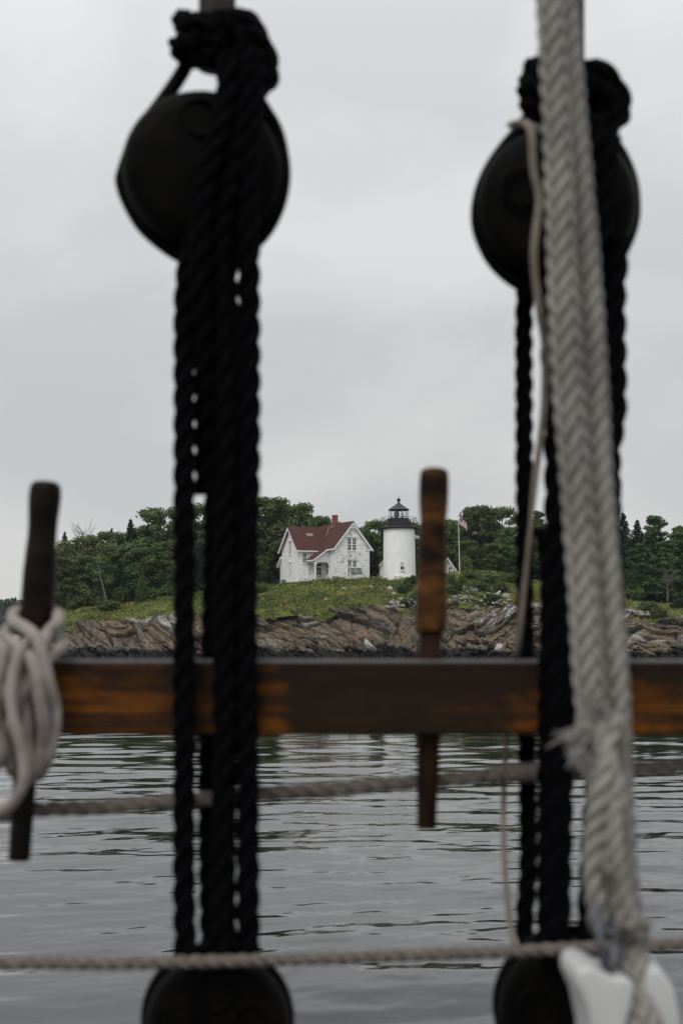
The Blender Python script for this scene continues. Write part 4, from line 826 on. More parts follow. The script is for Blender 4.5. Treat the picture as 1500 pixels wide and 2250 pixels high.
# ------------------------------------------------------------------ the lighthouse
TY = 194.0; T0 = W(877.6, 1277, TY); tw = empty('lighthouse', tuple(T0)); tw.rotation_euler = (0, R_(-.45), 0)
tag(tw, 'short white brick lighthouse tower with a black lantern and gallery beside the house', 'lighthouse')
K = TY / F; Ht = 113 * K + .1; rb_, rt = 36.2 * K, 34.0 * K
b = MB(); b.lathe([(rb_ + .03, -1.0), (rb_, 0)] + [(rb_ + (rt - rb_) * q_, Ht * q_) for q_ in np.linspace(.1, 1, 10)] + [(0.01, Ht)], 72); b.build('tower', M['tower'], tw)
b = MB(); b.lathe([(rt - .1, Ht - .08), (rt + .10, Ht - .02), (2.50, Ht + .06), (2.54, Ht + .10), (2.54, Ht + .26), (2.48, Ht + .28), (.1, Ht + .28)], 64); b.build('gallery_deck', M['iron'], tw)
Gz = Ht + .28; b = MB()
for k in range(16):
    a = 2 * math.pi * (k + .3) / 16; c_, s_ = math.cos(a) * 2.44, math.sin(a) * 2.44; b.bar((c_, s_, Gz), (c_, s_, Gz + 1.28), .036, 6)
for zz, rr in ((1.25, .028), (.85, .018), (.45, .018)):
    b.tube([(2.44 * math.cos(q_), 2.44 * math.sin(q_), Gz + zz) for q_ in np.linspace(0, 2 * math.pi, 49)], rr, 5)
b.build('railing', M['iron'], tw, fixn=False)
b = MB(); b.lathe([(1.34, Gz), (1.34, Gz + 1.12), (1.40, Gz + 1.14), (1.40, Gz + 1.2), (.1, Gz + 1.2)], 10, smooth=False); b.build('parapet', M['iron'], tw)
Lz_ = Gz + 1.2; b = MB()
for k in range(10):
    a = 2 * math.pi * k / 10; b.bar((1.30 * math.cos(a), 1.30 * math.sin(a), Lz_), (1.30 * math.cos(a), 1.30 * math.sin(a), Lz_ + 1.12), .034, 6)
b.build('mullion', M['mullion'], tw, fixn=False)
for k in range(10):
    a0, a1 = 2 * math.pi * k / 10, 2 * math.pi * (k + 1) / 10; A = np.array((1.27 * math.cos(a0), 1.27 * math.sin(a0), Lz_)); B = np.array((1.27 * math.cos(a1), 1.27 * math.sin(a1), Lz_)); nn = (A + B) / 2 * (1, 1, 0); nn /= np.linalg.norm(nn)
    b = MB(); b.obox(A, B - A, nn * .012, (0, 0, 1.12)); b.build('lantern_pane', M['lantern_glass'], tw)
b = MB(); b.lathe([(.05, Lz_ - .1), (.22, Lz_ - .1), (.22, Lz_ + .2), (.30, Lz_ + .25), (.36, Lz_ + .45), (.36, Lz_ + .7), (.26, Lz_ + .9), (.05, Lz_ + .95)], 20, (-.30, 0, 0)); b.build('lens', M['lens'], tw)
b = MB(); b.box(.45, .60, -.1, .1, Lz_ - .1, Lz_ + .75); b.box(.40, .95, -.06, .06, Lz_ + .28, Lz_ + .34); b.build('lamp_stand', M['mullion'], tw)
Rz = Lz_ + 1.12; b = MB(); b.lathe([(1.2, Rz - .06), (1.36, Rz - .06), (1.46, Rz + .02), (1.46, Rz + .10), (.95, Rz + .42), (.50, Rz + .74), (.20, Rz + .98), (.05, Rz + 1.0)], 10, smooth=False); b.build('lantern_roof', M['roof_iron'], tw)
b = MB(); b.lathe([(.14, Rz + .92), (.16, Rz + 1.05), (.10, Rz + 1.16)] + [(.02 + .25 * math.sin(q_), Rz + 1.40 - .25 * math.cos(q_)) for q_ in np.linspace(.4, 2.9, 10)] + [(.03, Rz + 1.68), (.018, Rz + 2.15), (.001, Rz + 2.2)], 20); b.build('ball_finial', M['iron'], tw)
# tower window
wy = -rb_ + .10; wo = window((.28, wy - .12, (1277 - 1254) * K), UX, FN, .44, 1.02, 1, 2, glass=M['board'], par=tw, fw=.10)
b = MB(); b.box(.06, .5, wy - .156, wy - .139, 1.46, 1.92); b.build('open_sash', M['glass'], wo); b = MB(); b.box(.17, .20, wy - .16, wy - .145, 1.95, 2.42); b.box(.36, .39, wy - .16, wy - .145, 1.95, 2.42); b.build('sash_bar', M['glass'], wo)
b = MB(); b.prism([(-.95, -rb_ - .35, -1.0), (1.75, -rb_ + .15, -1.0), (1.75, -rb_ + .15, .50), (-.75, -rb_ - .32, .62), (-.95, -rb_ - .35, .3)], (0, 1.4, 0)); b.build('footing', M['footing'], tw, bevel=.05)
# sheds
def shed(px0, px1, eave, apex, base, Y, rz, depth, label, wallm):
    w_ = (px1 - px0) / F * Y / math.cos(rz); o_ = empty('shed', at(px0, base, Y), rz); tag(o_, label, 'shed'); h1 = (base - eave) / F * Y; h2 = (base - apex) / F * Y
    b = MB(); b.prism([(0, 0, -1), (w_, 0, -1), (w_, 0, h1), (w_ / 2, 0, h2), (0, 0, h1)], (0, depth, 0)); b.build('wall', wallm, o_)
    sl2 = (h2 - h1) / (w_ / 2); b = MB(); t_ = MB()
    for sg in (-1, 1):
        xe = w_ / 2 + sg * (w_ / 2 + .3); ze = h1 - .3 * sl2; nn = (sg * sl2, 0, 1)
        slab(b, [(w_ / 2, -.32, h2 + .12), (w_ / 2, depth + .2, h2 + .12), (xe, depth + .2, ze + .12), (xe, -.32, ze + .12)], .06, nn)
        slab(t_, [(w_ / 2, -.30, h2 + .06), (w_ / 2, -.14, h2 + .06), (xe, -.14, ze + .06), (xe, -.30, ze + .06)], .17, nn)
    b.build('roof', M['shingle'], o_); t_.build('barge_board', M['trim'], o_)
    return o_, w_
sh, w_ = shed(960, 1006, 1258, 1225, 1272, 196, 0.02, 3.0, 'small grey white gabled shed between the amber pin and the flagpole', M['shed_wall'])
window((w_ * .62, 0, .70), UX, FN, .42, .95, 2, 2, par=sh, fw=.07)
shed(836, 880, 1238, 1212, 1275, 198, R_(3), 2.6, 'white shed half hidden behind the left side of the lighthouse tower', M['clap'])
# flagpole and flag
fp = W(1009.5, 1262, 190.0); o_ = empty('flagpole', tuple(fp)); tag(o_, 'white flagpole standing between the shed and the wood', 'flagpole'); o_.rotation_euler = (0, R_(-.9), 0)
b = MB(); b.bar((0, 0, -.5), (0, 0, 7.75), .065, 10, .035); b.build('pole', M['pole'], o_); b = MB(); b.lathe([(.001, 7.92), (.06, 7.87), (.075, 7.81), (.04, 7.75)], 12); b.build('truck_ball', M['mullion'], o_)
b = MB(); NXf, NYf = 40, 26; V = []
for j in range(NYf + 1):
    for i in range(NXf + 1):
        u_, v_ = i / NXf, j / NYf; x_ = 1.0 * u_ - .06 * math.sin(u_ * 7); z_ = -v_ * (1.02 - .12 * u_) - 1.05 * u_ ** 1.25 + .05 * math.sin(u_ * 9 + v_ * 2); y_ = .10 * math.sin(u_ * 10 + v_ * 1.5) * (.3 + u_)
        V.append((x_, y_, z_))
Fc = []; mi = []
for j in range(NYf):
    for i in range(NXf):
        k = j * (NXf + 1) + i; Fc.append((k, k + 1, k + NXf + 2, k + NXf + 1)); mi.append(2 if (i < 16 and j < 14) else (0 if (j // 2) % 2 == 0 else 1))
me = bpy.data.meshes.new('flag'); me.from_pydata(V, [], Fc)
for q_ in ('flag_red', 'flag_white', 'flag_blue'): me.materials.append(M[q_])
me.polygons.foreach_set('material_index', mi); me.polygons.foreach_set('use_smooth', [True] * len(Fc)); fl = bpy.data.objects.new('flag', me); COL.objects.link(fl)
tp = W(1008.6, 1135, 190.0); fl.location = (tp[0] + .04, tp[1], tp[2]); tag(fl, 'striped red and white flag with blue corner flying from the flagpole', 'flag')
b = MB()
for rr in range(9):
    for cc in range(6 if rr % 2 == 0 else 5):
        u_ = (cc * 2 + 1 + (rr % 2)) / 12 * .4; v_ = (rr + 1) / 10 * .54; x_ = 1.0 * u_ - .06 * math.sin(u_ * 7); z_ = -v_ * (1.02 - .12 * u_) - 1.05 * u_ ** 1.25 + .05 * math.sin(u_ * 9 + v_ * 2); y_ = .10 * math.sin(u_ * 10 + v_ * 1.5) * (.3 + u_) - .006
        b.add([(x_ + .017 * (1 if q_ % 2 else .42) * math.sin(q_ * math.pi / 5), y_, z_ - .017 * (1 if q_ % 2 else .42) * math.cos(q_ * math.pi / 5)) for q_ in range(10)], [tuple(range(10))])
b.build('star', M['flag_white'], fl, fixn=False)
b = MB(); b.obox(at(1093, 1268, 188), (1.4, 0, 0), (0, .5, 0), (0, 0, .09)); b.obox(at(1094, 1274, 188), (.1, 0, 0), (0, .4, 0), (0, 0, .38)); b.obox(at(1113, 1274, 188), (.1, 0, 0), (0, .4, 0), (0, 0, .38)); tag(b.build('stone_bench', M['stone'], bevel=.02), 'low pale bench at the wood edge left of the thin cord', 'bench')

# ------------------------------------------------------------------ rail and belaying pins (1.6 m from the lens)
D0 = 1.6; k0 = D0 / F
a = W(-260, 1451, D0 - .018); b_ = W(1760, 1451, D0 - .018); z0 = W(750, 1616, D0 - .018)[2]; z1 = W(750, 1451, D0 - .018)[2]
xl, xr = -1.7, 1.7; RT = .056
mb = MB(); mb.box(xl, xr, 0, RT, 0, z1 - z0); rail = mb.build('pin_rail', M['rail'], None, bevel=.004, seg=3); rail.location = (0, D0 - .018, z0)
tag(rail, 'long worn wooden pin rail with orange varnish left in patches', 'rail')
t, c, sx = RAILNT; hz = z1 - z0
t.color(t.mix(t.ramp(t.math('DIVIDE', sx.outputs['Z'], hz), [(.955, (0, 0, 0)), (.985, (1, 1, 1))]), c, (.105, .100, .098)))
def pin(label, top, bot, prof_h, prof_s, mh, ms_):
    """axis from bottom to top; profile rows are (py, half width in px)"""
    Dp = D0 + .010; o_ = empty('belaying_pin', tuple(W(bot[0], bot[1], Dp))); tag(o_, label, 'belaying pin', 'belaying pins in the rail')
    A = np.array(W(bot[0], bot[1], Dp)); B = np.array(W(top[0], top[1], Dp)); L_ = np.linalg.norm(B - A); dirv = Vector((B - A) / L_)
    o_.rotation_euler = dirv.to_track_quat('Z', 'Y').to_euler(); kk = Dp / F
    def pr_(rows_): return [(max(.0002, hw * kk), (bot[1] - py) / (bot[1] - top[1]) * L_) for py, hw in rows_]
    b = MB(); b.lathe(pr_(prof_h)[::-1], 40); b.build('handle', mh, o_, fixn=True); b = MB(); b.lathe(pr_(prof_s)[::-1], 32); b.build('shank', ms_, o_, fixn=True)
pin('amber varnished belaying pin standing bare in the rail right of the lighthouse', (954, 1028), (937, 1820),
    [(1028, 0), (1028.5, 18), (1032, 27), (1040, 31), (1055, 32.5), (1080, 33), (1110, 32), (1145, 29), (1170, 28.5), (1200, 30), (1250, 32.5), (1310, 34), (1370, 34.5), (1386, 34.5), (1391, 33), (1393, 26), (1393.5, 0)],
    [(1392, 0), (1392, 25.5), (1500, 25), (1620, 24.5), (1700, 23.5), (1780, 21.5), (1818, 21), (1821, 19), (1821, 0)], M['pin_amber'], M['shank_red'])
pin('dark oiled belaying pin with pale line coiled round it at the left', (101, 1057), (42, 1891),
    [(1057, 0), (1058, 20), (1062, 29), (1072, 34), (1090, 35.5), (1115, 34.5), (1150, 32), (1180, 31.5), (1220, 34), (1260, 36), (1320, 36.5), (1400, 35), (1446, 34), (1449, 26), (1449.5, 0)],
    [(1448, 0), (1448, 26), (1600, 26), (1750, 25), (1885, 23.5), (1891, 22), (1891.5, 0)], M['pin_dark'], M['pin_dark'])
# pale line belayed on the left pin in figure-eight turns
ln = MB(); LR_ = 11.5
def br(pts, R=LR_):
    P = catmull(P2(pts, 1.54), .004); ln.tube(P, R / F * 1.54, 10)
rr = random.Random(3)
def crossing(topx, topy, botx, boty, d, mid=(78, 1400)):
    return [(topx, topy, 1.60), (topx, topy + 14, 1.57), ((topx + mid[0]) / 2, (topy + mid[1]) / 2, 1.555 - d), (mid[0], mid[1], 1.535 - d), ((mid[0] + botx) / 2 + (botx - mid[0]) * .25, (mid[1] + boty) / 2 - 20, 1.535 - d), (botx, boty - 60, 1.555 - d), (botx - (botx - 60) * .2, boty, 1.575)]
path = []
for (tx, ty, bx, by, d, mx_, my_) in ((30, 1352, 116, 1650, .000, 84, 1412), (16, 1388, 98, 1695, .006, 74, 1462)):
    br([(tx + 34, ty - 8, 1.655), (tx + 6, ty - 6, 1.635)] + crossing(tx, ty, bx, by, d, (mx_, my_)) + [(70, by + 12, 1.64)], 15)
for (tx, ty, bx, by, d, mx_, my_) in ((128, 1354, -4, 1640, -.012, 84, 1428), (137, 1408, 18, 1690, -.008, 78, 1482)):
    br([(tx - 36, ty - 8, 1.655), (tx - 6, ty - 8, 1.635)] + crossing(tx, ty, bx, by, d, (mx_, my_)) + [(50, by + 12, 1.64)], 15)
for (x_, y_, x2, y2, x3) in ((64, 1490, 92, 1600, 84), (96, 1465, 118, 1580, 104), (42, 1480, 60, 1610, 70), (4, 1450, -10, 1570, 8)):
    br([(x_ - 20, y_ - 60, 1.56), (x_, y_, 1.545), (x2, y2 - 40, 1.545), (x2 + 3, y2 + 20, 1.548), (x3, y2 + 90, 1.555), (x3 - 18, y2 + 112, 1.58)], 14)
br([(60, 1410, 1.545), (42, 1436, 1.53), (26, 1500, 1.52), (26, 1560, 1.515), (40, 1617, 1.515), (52, 1672, 1.515), (50, 1722, 1.515), (28, 1765, 1.52), (-5, 1782, 1.53), (-45, 1775, 1.55), (-80, 1720, 1.56), (-90, 1600, 1.56), (-60, 1480, 1.56)], 13)
br([(-60, 1400, 1.56), (-10, 1410, 1.55), (10, 1440, 1.545), (-4, 1520, 1.545), (-30, 1600, 1.55), (-20, 1690, 1.56)], 12.5)
tag(ln.build('coiled_line', M['braid'], fixn=False), 'pale line wound in figure eights round the left belaying pin', 'rope')

# ------------------------------------------------------------------ dead-eyes and lanyards
def disc(mb, c, R, T_, yaw, n=48):
    """round block with rounded rim and a groove, facing the camera"""
    e_ = T_ * .5; pr_ = [(.001, -e_), (R * .70, -e_), (R * .84, -e_ * .93), (R * .93, -e_ * .72), (R * .975, -e_ * .45), (R * .94, -e_ * .2), (R * .92, 0), (R * .94, e_ * .2), (R * .975, e_ * .45), (R * .93, e_ * .72), (R * .84, e_ * .93), (R * .70, e_), (.001, e_)]
    m_ = MB(); m_.lathe(pr_, n, (0, 0, 0), 'y'); Rm = np.array(Matrix.Rotation(yaw, 3, 'Z')); V_ = (np.array(m_.v) @ Rm.T) + np.array(c); mb.add(V_, m_.f, 0, True)
def deadeye(label, cx, cy, R, yaw=0.0, holes=True, D=D0 + .012, group=None, T_=.085):
    c = W(cx, cy, D); o_ = empty('deadeye', tuple(c)); tag(o_, label, 'deadeye', group); kk = D / F
    mb = MB(); disc(mb, (0, 0, 0), R * kk, T_, yaw); mb.build('shell', M['deadeye_wood'], o_, fixn=True)
    h = MB()
    for (hx, hy) in ((-.50, .12), (.50, .12), (0, .55)):
        t_ = [(R * kk * hx + .021 * math.cos(q_), -T_ * .5 - .002, R * kk * hy + .021 * math.sin(q_)) for q_ in np.linspace(0, 2 * math.pi, 21)]
        h.tube(t_, .0028, 8)
    h.build('hole_rim', M['deadeye_wood'], o_, fixn=False); return o_
tag_g = 'deadeyes of the rigging'
def strap(o_, cx, cy, R):
    P = catmull([W(cx + R * math.cos(q_), cy - R * 1.02 * math.sin(q_), D0 + .012) for q_ in np.linspace(-.3, math.pi + .3, 24)], .006) - np.array(o_.location)
    b = MB(); b.tube(P, 13 / F * D0, 12); b.build('strop', M['deadeye_wood'], o_, fixn=False)
deadeye('black round deadeye high at the left, hung in the served shroud', 445, 383, 185, R_(9), group=tag_g)
deadeye('black round deadeye high at the right, behind the white rope', 1221, 458, 181, R_(-6), group=tag_g)
strap(deadeye('lower black deadeye at the left, cut by the bottom edge', 478, 2246, 158, R_(5), group=tag_g), 478, 2240, 156)
strap(deadeye('lower black deadeye at the right, half hidden by the white block', 1252, 2216, 160, R_(-5), group=tag_g), 1252, 2206, 158)
# shrouds: served wire turned round the dead-eye
def shroud(label, up, loop, turns, lumps, D=D0 + .012):
    o_ = empty('shroud', tuple(W(up[0][0], up[0][1], D))); tag(o_, label, 'rope', 'shrouds above the deadeyes'); inv = np.array(o_.location)
    def loc(P): return np.array(P) - inv
    b = MB(); b.tube(loc(catmull(P2(up, D), .01)), 42 / F * D, 20); b.build('served_leg', M['served'], o_, fixn=False)
    b = MB(); P = loc(catmull(P2(loop, D), .006)); b.tube(P, 17 / F * D, 14); b.build('strop', M['deadeye_wood'], o_, fixn=False)
    b = MB()
    for (cx, cy, rx, rp, tilt) in turns:
        ring = [W(cx + rx * math.cos(q_), cy + tilt * math.cos(q_), D - .034 * math.sin(q_) * rx / 70) for q_ in np.linspace(0, 2 * math.pi, 25)]; rope_into(b, loc(ring), rp / F * D)
    for pts, rp in lumps: rope_into(b, loc(P2(pts, D)), rp / F * D)
    b.build('lashing', M['tar_rope'], o_, fixn=False)
shroud('brown served shroud rising above the left deadeye', [(477, -1800), (477, -300), (477, 20), (474, 150)],
    [(470, 40), (432, 95), (410, 140), (388, 178), (350, 232), (316, 276), (291, 322), (272, 378), (269, 400), (284, 444), (320, 502), (388, 556), (447, 576), (508, 566), (560, 532), (592, 492), (613, 443), (622, 388), (617, 332), (602, 278), (570, 224), (530, 140), (492, 50)],
    [(470, 60, 62, 24, 8), (478, 92, 66, 24, -8), (484, 128, 60, 24, 10), (482, 40, 50, 20, -4)],
    [([(418, 62, 1.57), (404, 38, 1.59), (396, 52, 1.62), (430, 78, 1.6)], 21), ([(440, 86, 1.56), (398, 92, 1.58), (390, 104, 1.6), (420, 128, 1.6), (470, 120, 1.57)], 22),
     ([(500, 50, 1.56), (545, 52, 1.57), (570, 90, 1.58), (590, 140, 1.59), (586, 180, 1.59), (560, 196, 1.58), (535, 170, 1.57), (525, 110, 1.57)], 25),
     ([(520, 80, 1.55), (560, 80, 1.56), (582, 120, 1.57), (584, 165, 1.57), (556, 215, 1.57), (548, 260, 1.57)], 23), ([(500, 40, 1.58), (545, 42, 1.6), (560, 62, 1.61)], 21), ([(540, 100, 1.55), (540, 160, 1.55), (520, 220, 1.55)], 24)])
shroud('dark served shroud rising behind the white rope above the right deadeye', [(1243, -1800), (1243, -300), (1243, 100), (1243, 200)],
    [(1240, 140), (1195, 195), (1172, 238), (1150, 276), (1108, 326), (1075, 376), (1055, 430), (1050, 484), (1062, 532), (1090, 580), (1138, 620), (1200, 644), (1270, 638), (1325, 598), (1366, 546), (1387, 492), (1391, 446), (1385, 395), (1366, 346), (1338, 298), (1295, 200), (1252, 140)],
    [(1235, 185, 72, 26, 10), (1240, 218, 76, 26, -8), (1240, 150, 64, 22, 6)],
    [([(1190, 160, 1.58), (1166, 140, 1.6), (1162, 165, 1.6), (1180, 185, 1.59)], 16), ([(1200, 190, 1.57), (1158, 190, 1.59), (1156, 205, 1.6), (1185, 225, 1.59)], 20),
     ([(1200, 190, 1.59), (1184, 250, 1.6), (1166, 300, 1.6)], 22), ([(1270, 180, 1.59), (1290, 240, 1.59), (1320, 300, 1.6)], 26),
     ([(1270, 160, 1.56), (1310, 152, 1.57), (1340, 176, 1.58), (1362, 215, 1.59), (1362, 250, 1.59), (1335, 280, 1.58), (1310, 250, 1.57)], 25), ([(1280, 185, 1.56), (1320, 195, 1.56), (1345, 240, 1.57), (1330, 290, 1.57), (1322, 340, 1.57)], 25), ([(1290, 160, 1.6), (1312, 148, 1.61), (1350, 185, 1.61), (1368, 232, 1.61)], 22)])
def lanyard(label, strands):
    o_ = empty('lanyard', tuple(W(strands[0][0][0][0], 2100, 1.6))); tag(o_, label, 'rope', 'tarred lanyards between the deadeyes'); inv = np.array(o_.location)
    for n_, (pts, rp, ph) in enumerate(strands):
        b = MB(); rope_into(b, np.array(P2(pts, 1.6)) - inv, rp * 1.06 / F * 1.6, ph=ph, pitch=rp / F * 1.6 * 7.4); b.build('strand', M['tar_rope'], o_, fixn=False)
f1, bk = 1.562, 1.652
lanyard('black tarred lanyard of several strands at the left, crossing the rail', [
    ([(448, 470, 1.552), (424, 540, f1), (407, 640, f1), (405, 900, f1), (405, 1500, f1), (404, 1900, f1), (407, 2110, f1)], 22.5, 0.0),
    ([(548, 150, 1.545), (538, 260, 1.545), (505, 400, 1.545), (482, 560, 1.55), (492, 760, f1), (497, 1000, f1), (494, 1500, f1), (490, 1900, f1), (487, 2110, f1)], 24, 1.2),
    ([(500, 130, 1.545), (497, 220, 1.54), (470, 330, 1.535), (445, 450, 1.535), (440, 600, 1.54), (447, 760, 1.56), (451, 950, 1.58), (452, 1050, 1.585), (452, 1086, 1.585)], 23.5, 2.0),
    ([(560, 120, 1.56), (558, 200, 1.548), (552, 300, 1.545), (545, 430, 1.548), (546, 560, 1.552), (547, 700, f1), (547, 1000, f1), (541, 1300, f1), (543, 1600, f1), (545, 2110, f1)], 23.5, .6),
    ([(440, 540, 1.64), (462, 640, bk), (470, 1000, bk), (468, 1200, bk), (460, 1500, bk), (456, 1800, bk), (462, 2110, bk)], 21, 1.7),
    ([(500, 560, 1.64), (515, 900, bk), (512, 1100, bk), (502, 1300, bk), (500, 1600, bk), (498, 1900, bk), (500, 2110, bk)], 19, 2.7)])
lanyard('black tarred lanyard of several strands at the right, beside the white rope', [
    ([(1165, 580, 1.63), (1152, 660, bk), (1151, 900, bk), (1153, 1300, bk), (1158, 1700, bk), (1160, 1900, bk), (1152, 2030, bk), (1160, 2110, bk)], 19.5, 0.3),
    ([(1300, 260, 1.545), (1290, 400, 1.545), (1255, 560, 1.55), (1216, 680, f1), (1222, 900, f1), (1224, 1080, f1), (1220, 1400, f1), (1219, 1600, f1), (1218, 1900, f1), (1212, 2110, f1)], 27, 1.2),
    ([(1335, 300, 1.545), (1330, 420, 1.545), (1300, 560, 1.55), (1262, 700, f1), (1256, 900, f1), (1250, 1080, f1), (1236, 1400, f1), (1230, 1700, f1), (1222, 2110, f1)], 27, 2.2),
    ([(1362, 520, 1.56), (1349, 640, f1), (1350, 900, f1), (1336, 1000, f1), (1338, 1200, f1), (1330, 1500, f1), (1305, 1800, 1.6), (1292, 2110, f1)], 25, 2.0),
    ([(1330, 560, 1.63), (1340, 900, bk), (1344, 1200, bk), (1352, 1320, bk), (1348, 1600, bk), (1342, 2110, bk)], 22, .8),
    ([(1190, 1160, 1.575), (1206, 1250, 1.58), (1202, 1600, 1.58), (1200, 2110, 1.58)], 20, 1.4)])
# ------------------------------------------------------------------ white double rope, shackle, block
wr = empty('white_rope', tuple(W(1220, -400, 1.24))); tag(wr, 'thick white laid rope, two parts side by side, leading down to the white block', 'rope'); inv = np.array(wr.location)
def wpart(name, pts, rp, ph=0, pitch=None, parent=wr):
    b = MB(); rope_into(b, np.array(P2(pts, 1.24)) - inv, rp / F * 1.24, ph=ph, n=12, pitch=pitch or rp / F * 1.24 * 6) if pitch else plait_into(b, np.array(P2(pts, 1.24)) - inv, rp * 1.02 / F * 1.24, ph); return b.build(name, M['white_rope'], parent, fixn=False)
wpart('hauling_part', [(1140, -1500, 1.23), (1184, -500, 1.23), (1201, -100, 1.23), (1207, 0, 1.23), (1223, 250, 1.23), (1235, 600, 1.23), (1247, 850, 1.23), (1265, 1072, 1.23), (1281, 1300, 1.23), (1293, 1500, 1.23), (1305, 1620, 1.23), (1320, 1720, 1.23), (1328, 1850, 1.23), (1330, 1960, 1.23)], 34.5, R_(103))
wpart('standing_part', [(1165, -1500, 1.262), (1206, -500, 1.262), (1232, -100, 1.262), (1240, 0, 1.262), (1258, 250, 1.262), (1281, 500, 1.262), (1300, 750, 1.26), (1316, 1072, 1.26), (1335, 1300, 1.255), (1351, 1500, 1.25), (1359, 1700, 1.25), (1368, 1900, 1.245), (1384, 2050, 1.235), (1402, 2150, 1.215), (1420, 2250, 1.19), (1436, 2350, 1.18), (1450, 2500, 1.18)], 34, R_(88))
wpart('splice', [(1296, 1560, 1.225), (1322, 1640, 1.215), (1345, 1740, 1.215), (1336, 1850, 1.215), (1352, 1950, 1.215), (1376, 2040, 1.21)], 26, .9, pitch=.05)
wpart('splice', [(1345, 1570, 1.225), (1322, 1700, 1.21), (1306, 1820, 1.215), (1302, 1900, 1.215), (1312, 1990, 1.215), (1318, 2040, 1.22)], 24, 2.2, pitch=.05)
wpart('splice', [(1345, 1760, 1.21), (1352, 1860, 1.205), (1364, 1960, 1.205), (1392, 2040, 1.21), (1412, 2060, 1.22)], 18, .2, pitch=.04)
# unlaid, frayed ends of the splice
rf = np.random.default_rng(6)
def fray(c, dirp, L_, n, spread, r0):
    b = MB()
    for k in range(n):
        a_ = np.array(c) + rf.normal(size=3) * (5, 5, .002); d_ = np.array((dirp[0], dirp[1], 0)) + np.array((rf.normal() * spread, rf.normal() * spread, 0)); e_ = a_ + d_ * L_ * rf.uniform(.6, 1.1) + (0, 0, rf.normal() * .008)
        mid = (a_ + e_) / 2 + (rf.normal() * 6, rf.normal() * 6, rf.normal() * .004); P = catmull([W(*a_), W(*mid), W(*e_)], .004) - inv; b.tube(P, np.linspace(r0, r0 * .4, len(P)), 5)
    b.build('frayed_end', M['white_rope'], wr, fixn=False)
fray((1300, 1600, 1.212), (-.75, .55), 60, 120, .28, .0011); fray((1262, 1640, 1.212), (.5, .75), 55, 90, .35, .0011); fray((1322, 1545, 1.212), (-.5, .35), 44, 60, .3, .001); fray((1408, 2040, 1.21), (.4, -.6), 26, 40, .3, .001); fray((1330, 1900, 1.205), (.3, .7), 40, 50, .3, .0011)
sk = empty('shackle', tuple(W(1330, 2050, 1.2))); tag(sk, 'grey galvanised shackle joining the spliced rope eye to the white block', 'shackle'); ins = np.array(sk.location)
b = MB()
for dd in (-.014, .014):
    P = catmull(P2([(1308, 1985, 1.212 + dd), (1312, 2030, 1.205 + dd), (1322, 2080, 1.20 + dd), (1330, 2128, 1.198 + dd * .4)], 1.2), .003) - ins; b.tube(P, np.linspace(8, 10.5, len(P)) / F * 1.2, 12)
P = catmull(P2([(1330, 2128, 1.192), (1338, 2136, 1.198), (1346, 2120, 1.20), (1350, 2070, 1.21), (1346, 2030, 1.215), (1330, 1995, 1.215), (1308, 1985, 1.212)], 1.2), .003) - ins; b.tube(P, 9.5 / F * 1.2, 12); b.build('bow', M['steel'], sk, fixn=False)
b = MB(); b.bar(np.array(W(1296, 2040, 1.20)) - ins, np.array(W(1356, 2052, 1.20)) - ins, 7 / F * 1.2, 12); b.build('pin', M['steel'], sk)
# white block: two cheeks with a sheave and the rope lead between them
bk_ = empty('rope_block', tuple(W(1360, 2300, 1.22))); tag(bk_, 'white nylon rope block at the bottom right corner', 'block'); inb = np.array(bk_.location)
def cheek(outline, D_, T_, nm, yaw=0):
    P = [np.array(W(x_, y_, D_)) - inb for x_, y_ in outline]; b = MB(); b.prism(P, (yaw, T_, 0)); o_ = b.build(nm, M['block_white'], bk_, bevel=.0075, seg=5)
    for f in o_.data.polygons: f.use_smooth = True
    return o_
cheek([(1312, 2400), (1306, 2290), (1290, 2215), (1268, 2165), (1272, 2135), (1296, 2124), (1322, 2134), (1350, 2152), (1380, 2150), (1396, 2168), (1392, 2200), (1380, 2250), (1378, 2700), (1340, 2740), (1314, 2700)], 1.185, .075, 'cheek', -.004)
cheek([(1412, 2180), (1420, 2140), (1438, 2128), (1456, 2138), (1478, 2170), (1492, 2225), (1500, 2290), (1500, 2420), (1496, 2640), (1450, 2720), (1400, 2700), (1404, 2300)], 1.195, .07, 'cheek', .004)
b = MB(); b.prism([np.array(W(x_, y_, 1.215)) - inb for x_, y_ in [(1370, 2150), (1404, 2150), (1408, 2690), (1368, 2690)]], (0, .035, 0)); b.build('gap_shade', M['black'], bk_)  # black filler added between the cheeks, stands for the shade in the gap
b = MB(); c_ = np.array(W(1388, 2480, 1.225)) - inb; b.bar(c_ - (.018, 0, 0), c_ + (.018, 0, 0), .05, 32); b.build('sheave', M['black'], bk_, bevel=.003)
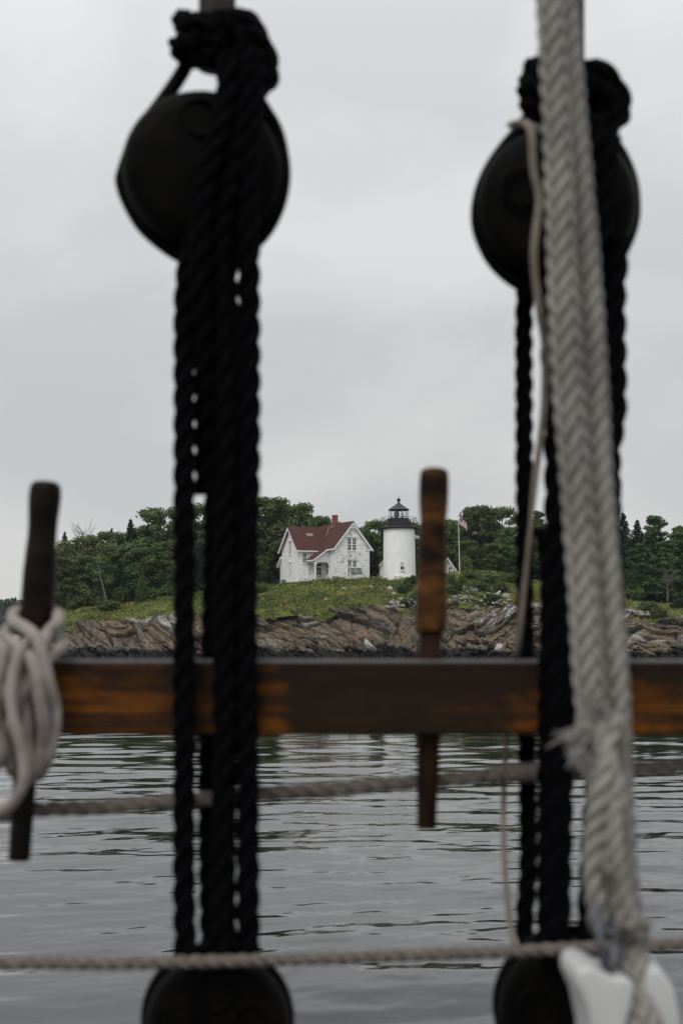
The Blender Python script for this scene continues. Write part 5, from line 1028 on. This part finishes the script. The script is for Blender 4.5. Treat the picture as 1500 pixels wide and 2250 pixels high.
# ------------------------------------------------------------------ lines
tag(rope('guard_line', [(-2600, 1960), (-300, 1815), (60, 1781), (200, 1775), (385, 1762), (600, 1744), (800, 1728), (950, 1716), (1100, 1704), (1180, 1700), (1300, 1693), (1400, 1690), (1500, 1684), (1800, 1665), (4200, 1560)], 16.5, M['manila'], 1.625, pitch=16.5 / F * 1.62 * 7.5), 'grey twisted line stretched across below the rail', 'rope', 'lines stretched across below the rail')
b = MB(); rope_into(b, P2([(1072, 1706), (1100, 1703), (1145, 1699), (1185, 1698)], 1.615), 22 / F * 1.6, pitch=.03); o_ = b.build('line_hitch', M['manila'], fixn=False); o_.parent = bpy.data.objects['guard_line']; o_.matrix_parent_inverse = Matrix.Identity(4)
tag(rope('guard_line', [(-2600, 2190), (-300, 2136), (0, 2118), (200, 2118), (340, 2116), (600, 2110), (800, 2104), (960, 2098), (1120, 2092), (1280, 2084), (1400, 2080), (1500, 2076), (1800, 2062), (4200, 1980)], 14, M['manila'], 1.545, pitch=14 / F * 1.545 * 7), 'thinner brown grey line crossing in front of the lower deadeyes', 'rope', 'lines stretched across below the rail')
b = MB(); P = catmull(P2([(1152, 268, 1.50), (1166, 290, 1.46), (1172, 380, 1.46), (1184, 440, 1.46), (1172, 560, 1.46), (1184, 680, 1.47), (1196, 760, 1.5), (1194, 900, 1.53), (1176, 1050, 1.55), (1158, 1230, 1.56), (1140, 1400, 1.575), (1132, 1445, 1.60), (1122, 1520, 1.665), (1113, 1620, 1.665), (1106, 1760, 1.64), (1108, 1900, 1.60), (1118, 2010, 1.58), (1130, 2088, 1.56)], 1.6), .008); b.tube(P, np.interp(np.linspace(0, 1, len(P)), [0, .42, .48, .62, .7, 1], [8.5, 8, 5, 8, 6, 6.5]) / F * 1.5, 10)
tag(b.build('thin_cord', M['cord'], fixn=False), 'slack tan cord hanging beside the white rope and behind the rail', 'cord')
tag(rope('seizing', [(1120, 274, 1.515), (1140, 270, 1.50), (1165, 276, 1.49), (1190, 290, 1.49)], 9, M['manila'], 1.5), 'short grey twine seizing where the cord meets the right deadeye', 'twine')

# ------------------------------------------------------------------ air between the boat and the far headland
m = bpy.data.materials.new('sea haze'); m.use_nodes = True; n_ = m.node_tree.nodes; n_.clear(); o_ = n_.new('ShaderNodeOutputMaterial'); v_ = n_.new('ShaderNodeVolumePrincipled')
v_.inputs['Color'].default_value = (.86, .93, 1.0, 1); v_.inputs['Density'].default_value = .00008; m.node_tree.links.new(v_.outputs[0], o_.inputs['Volume'])
b = MB(); b.box(-4200, 4200, -60, 3600, -15, 27); tag(b.build('haze', m), kind='stuff')
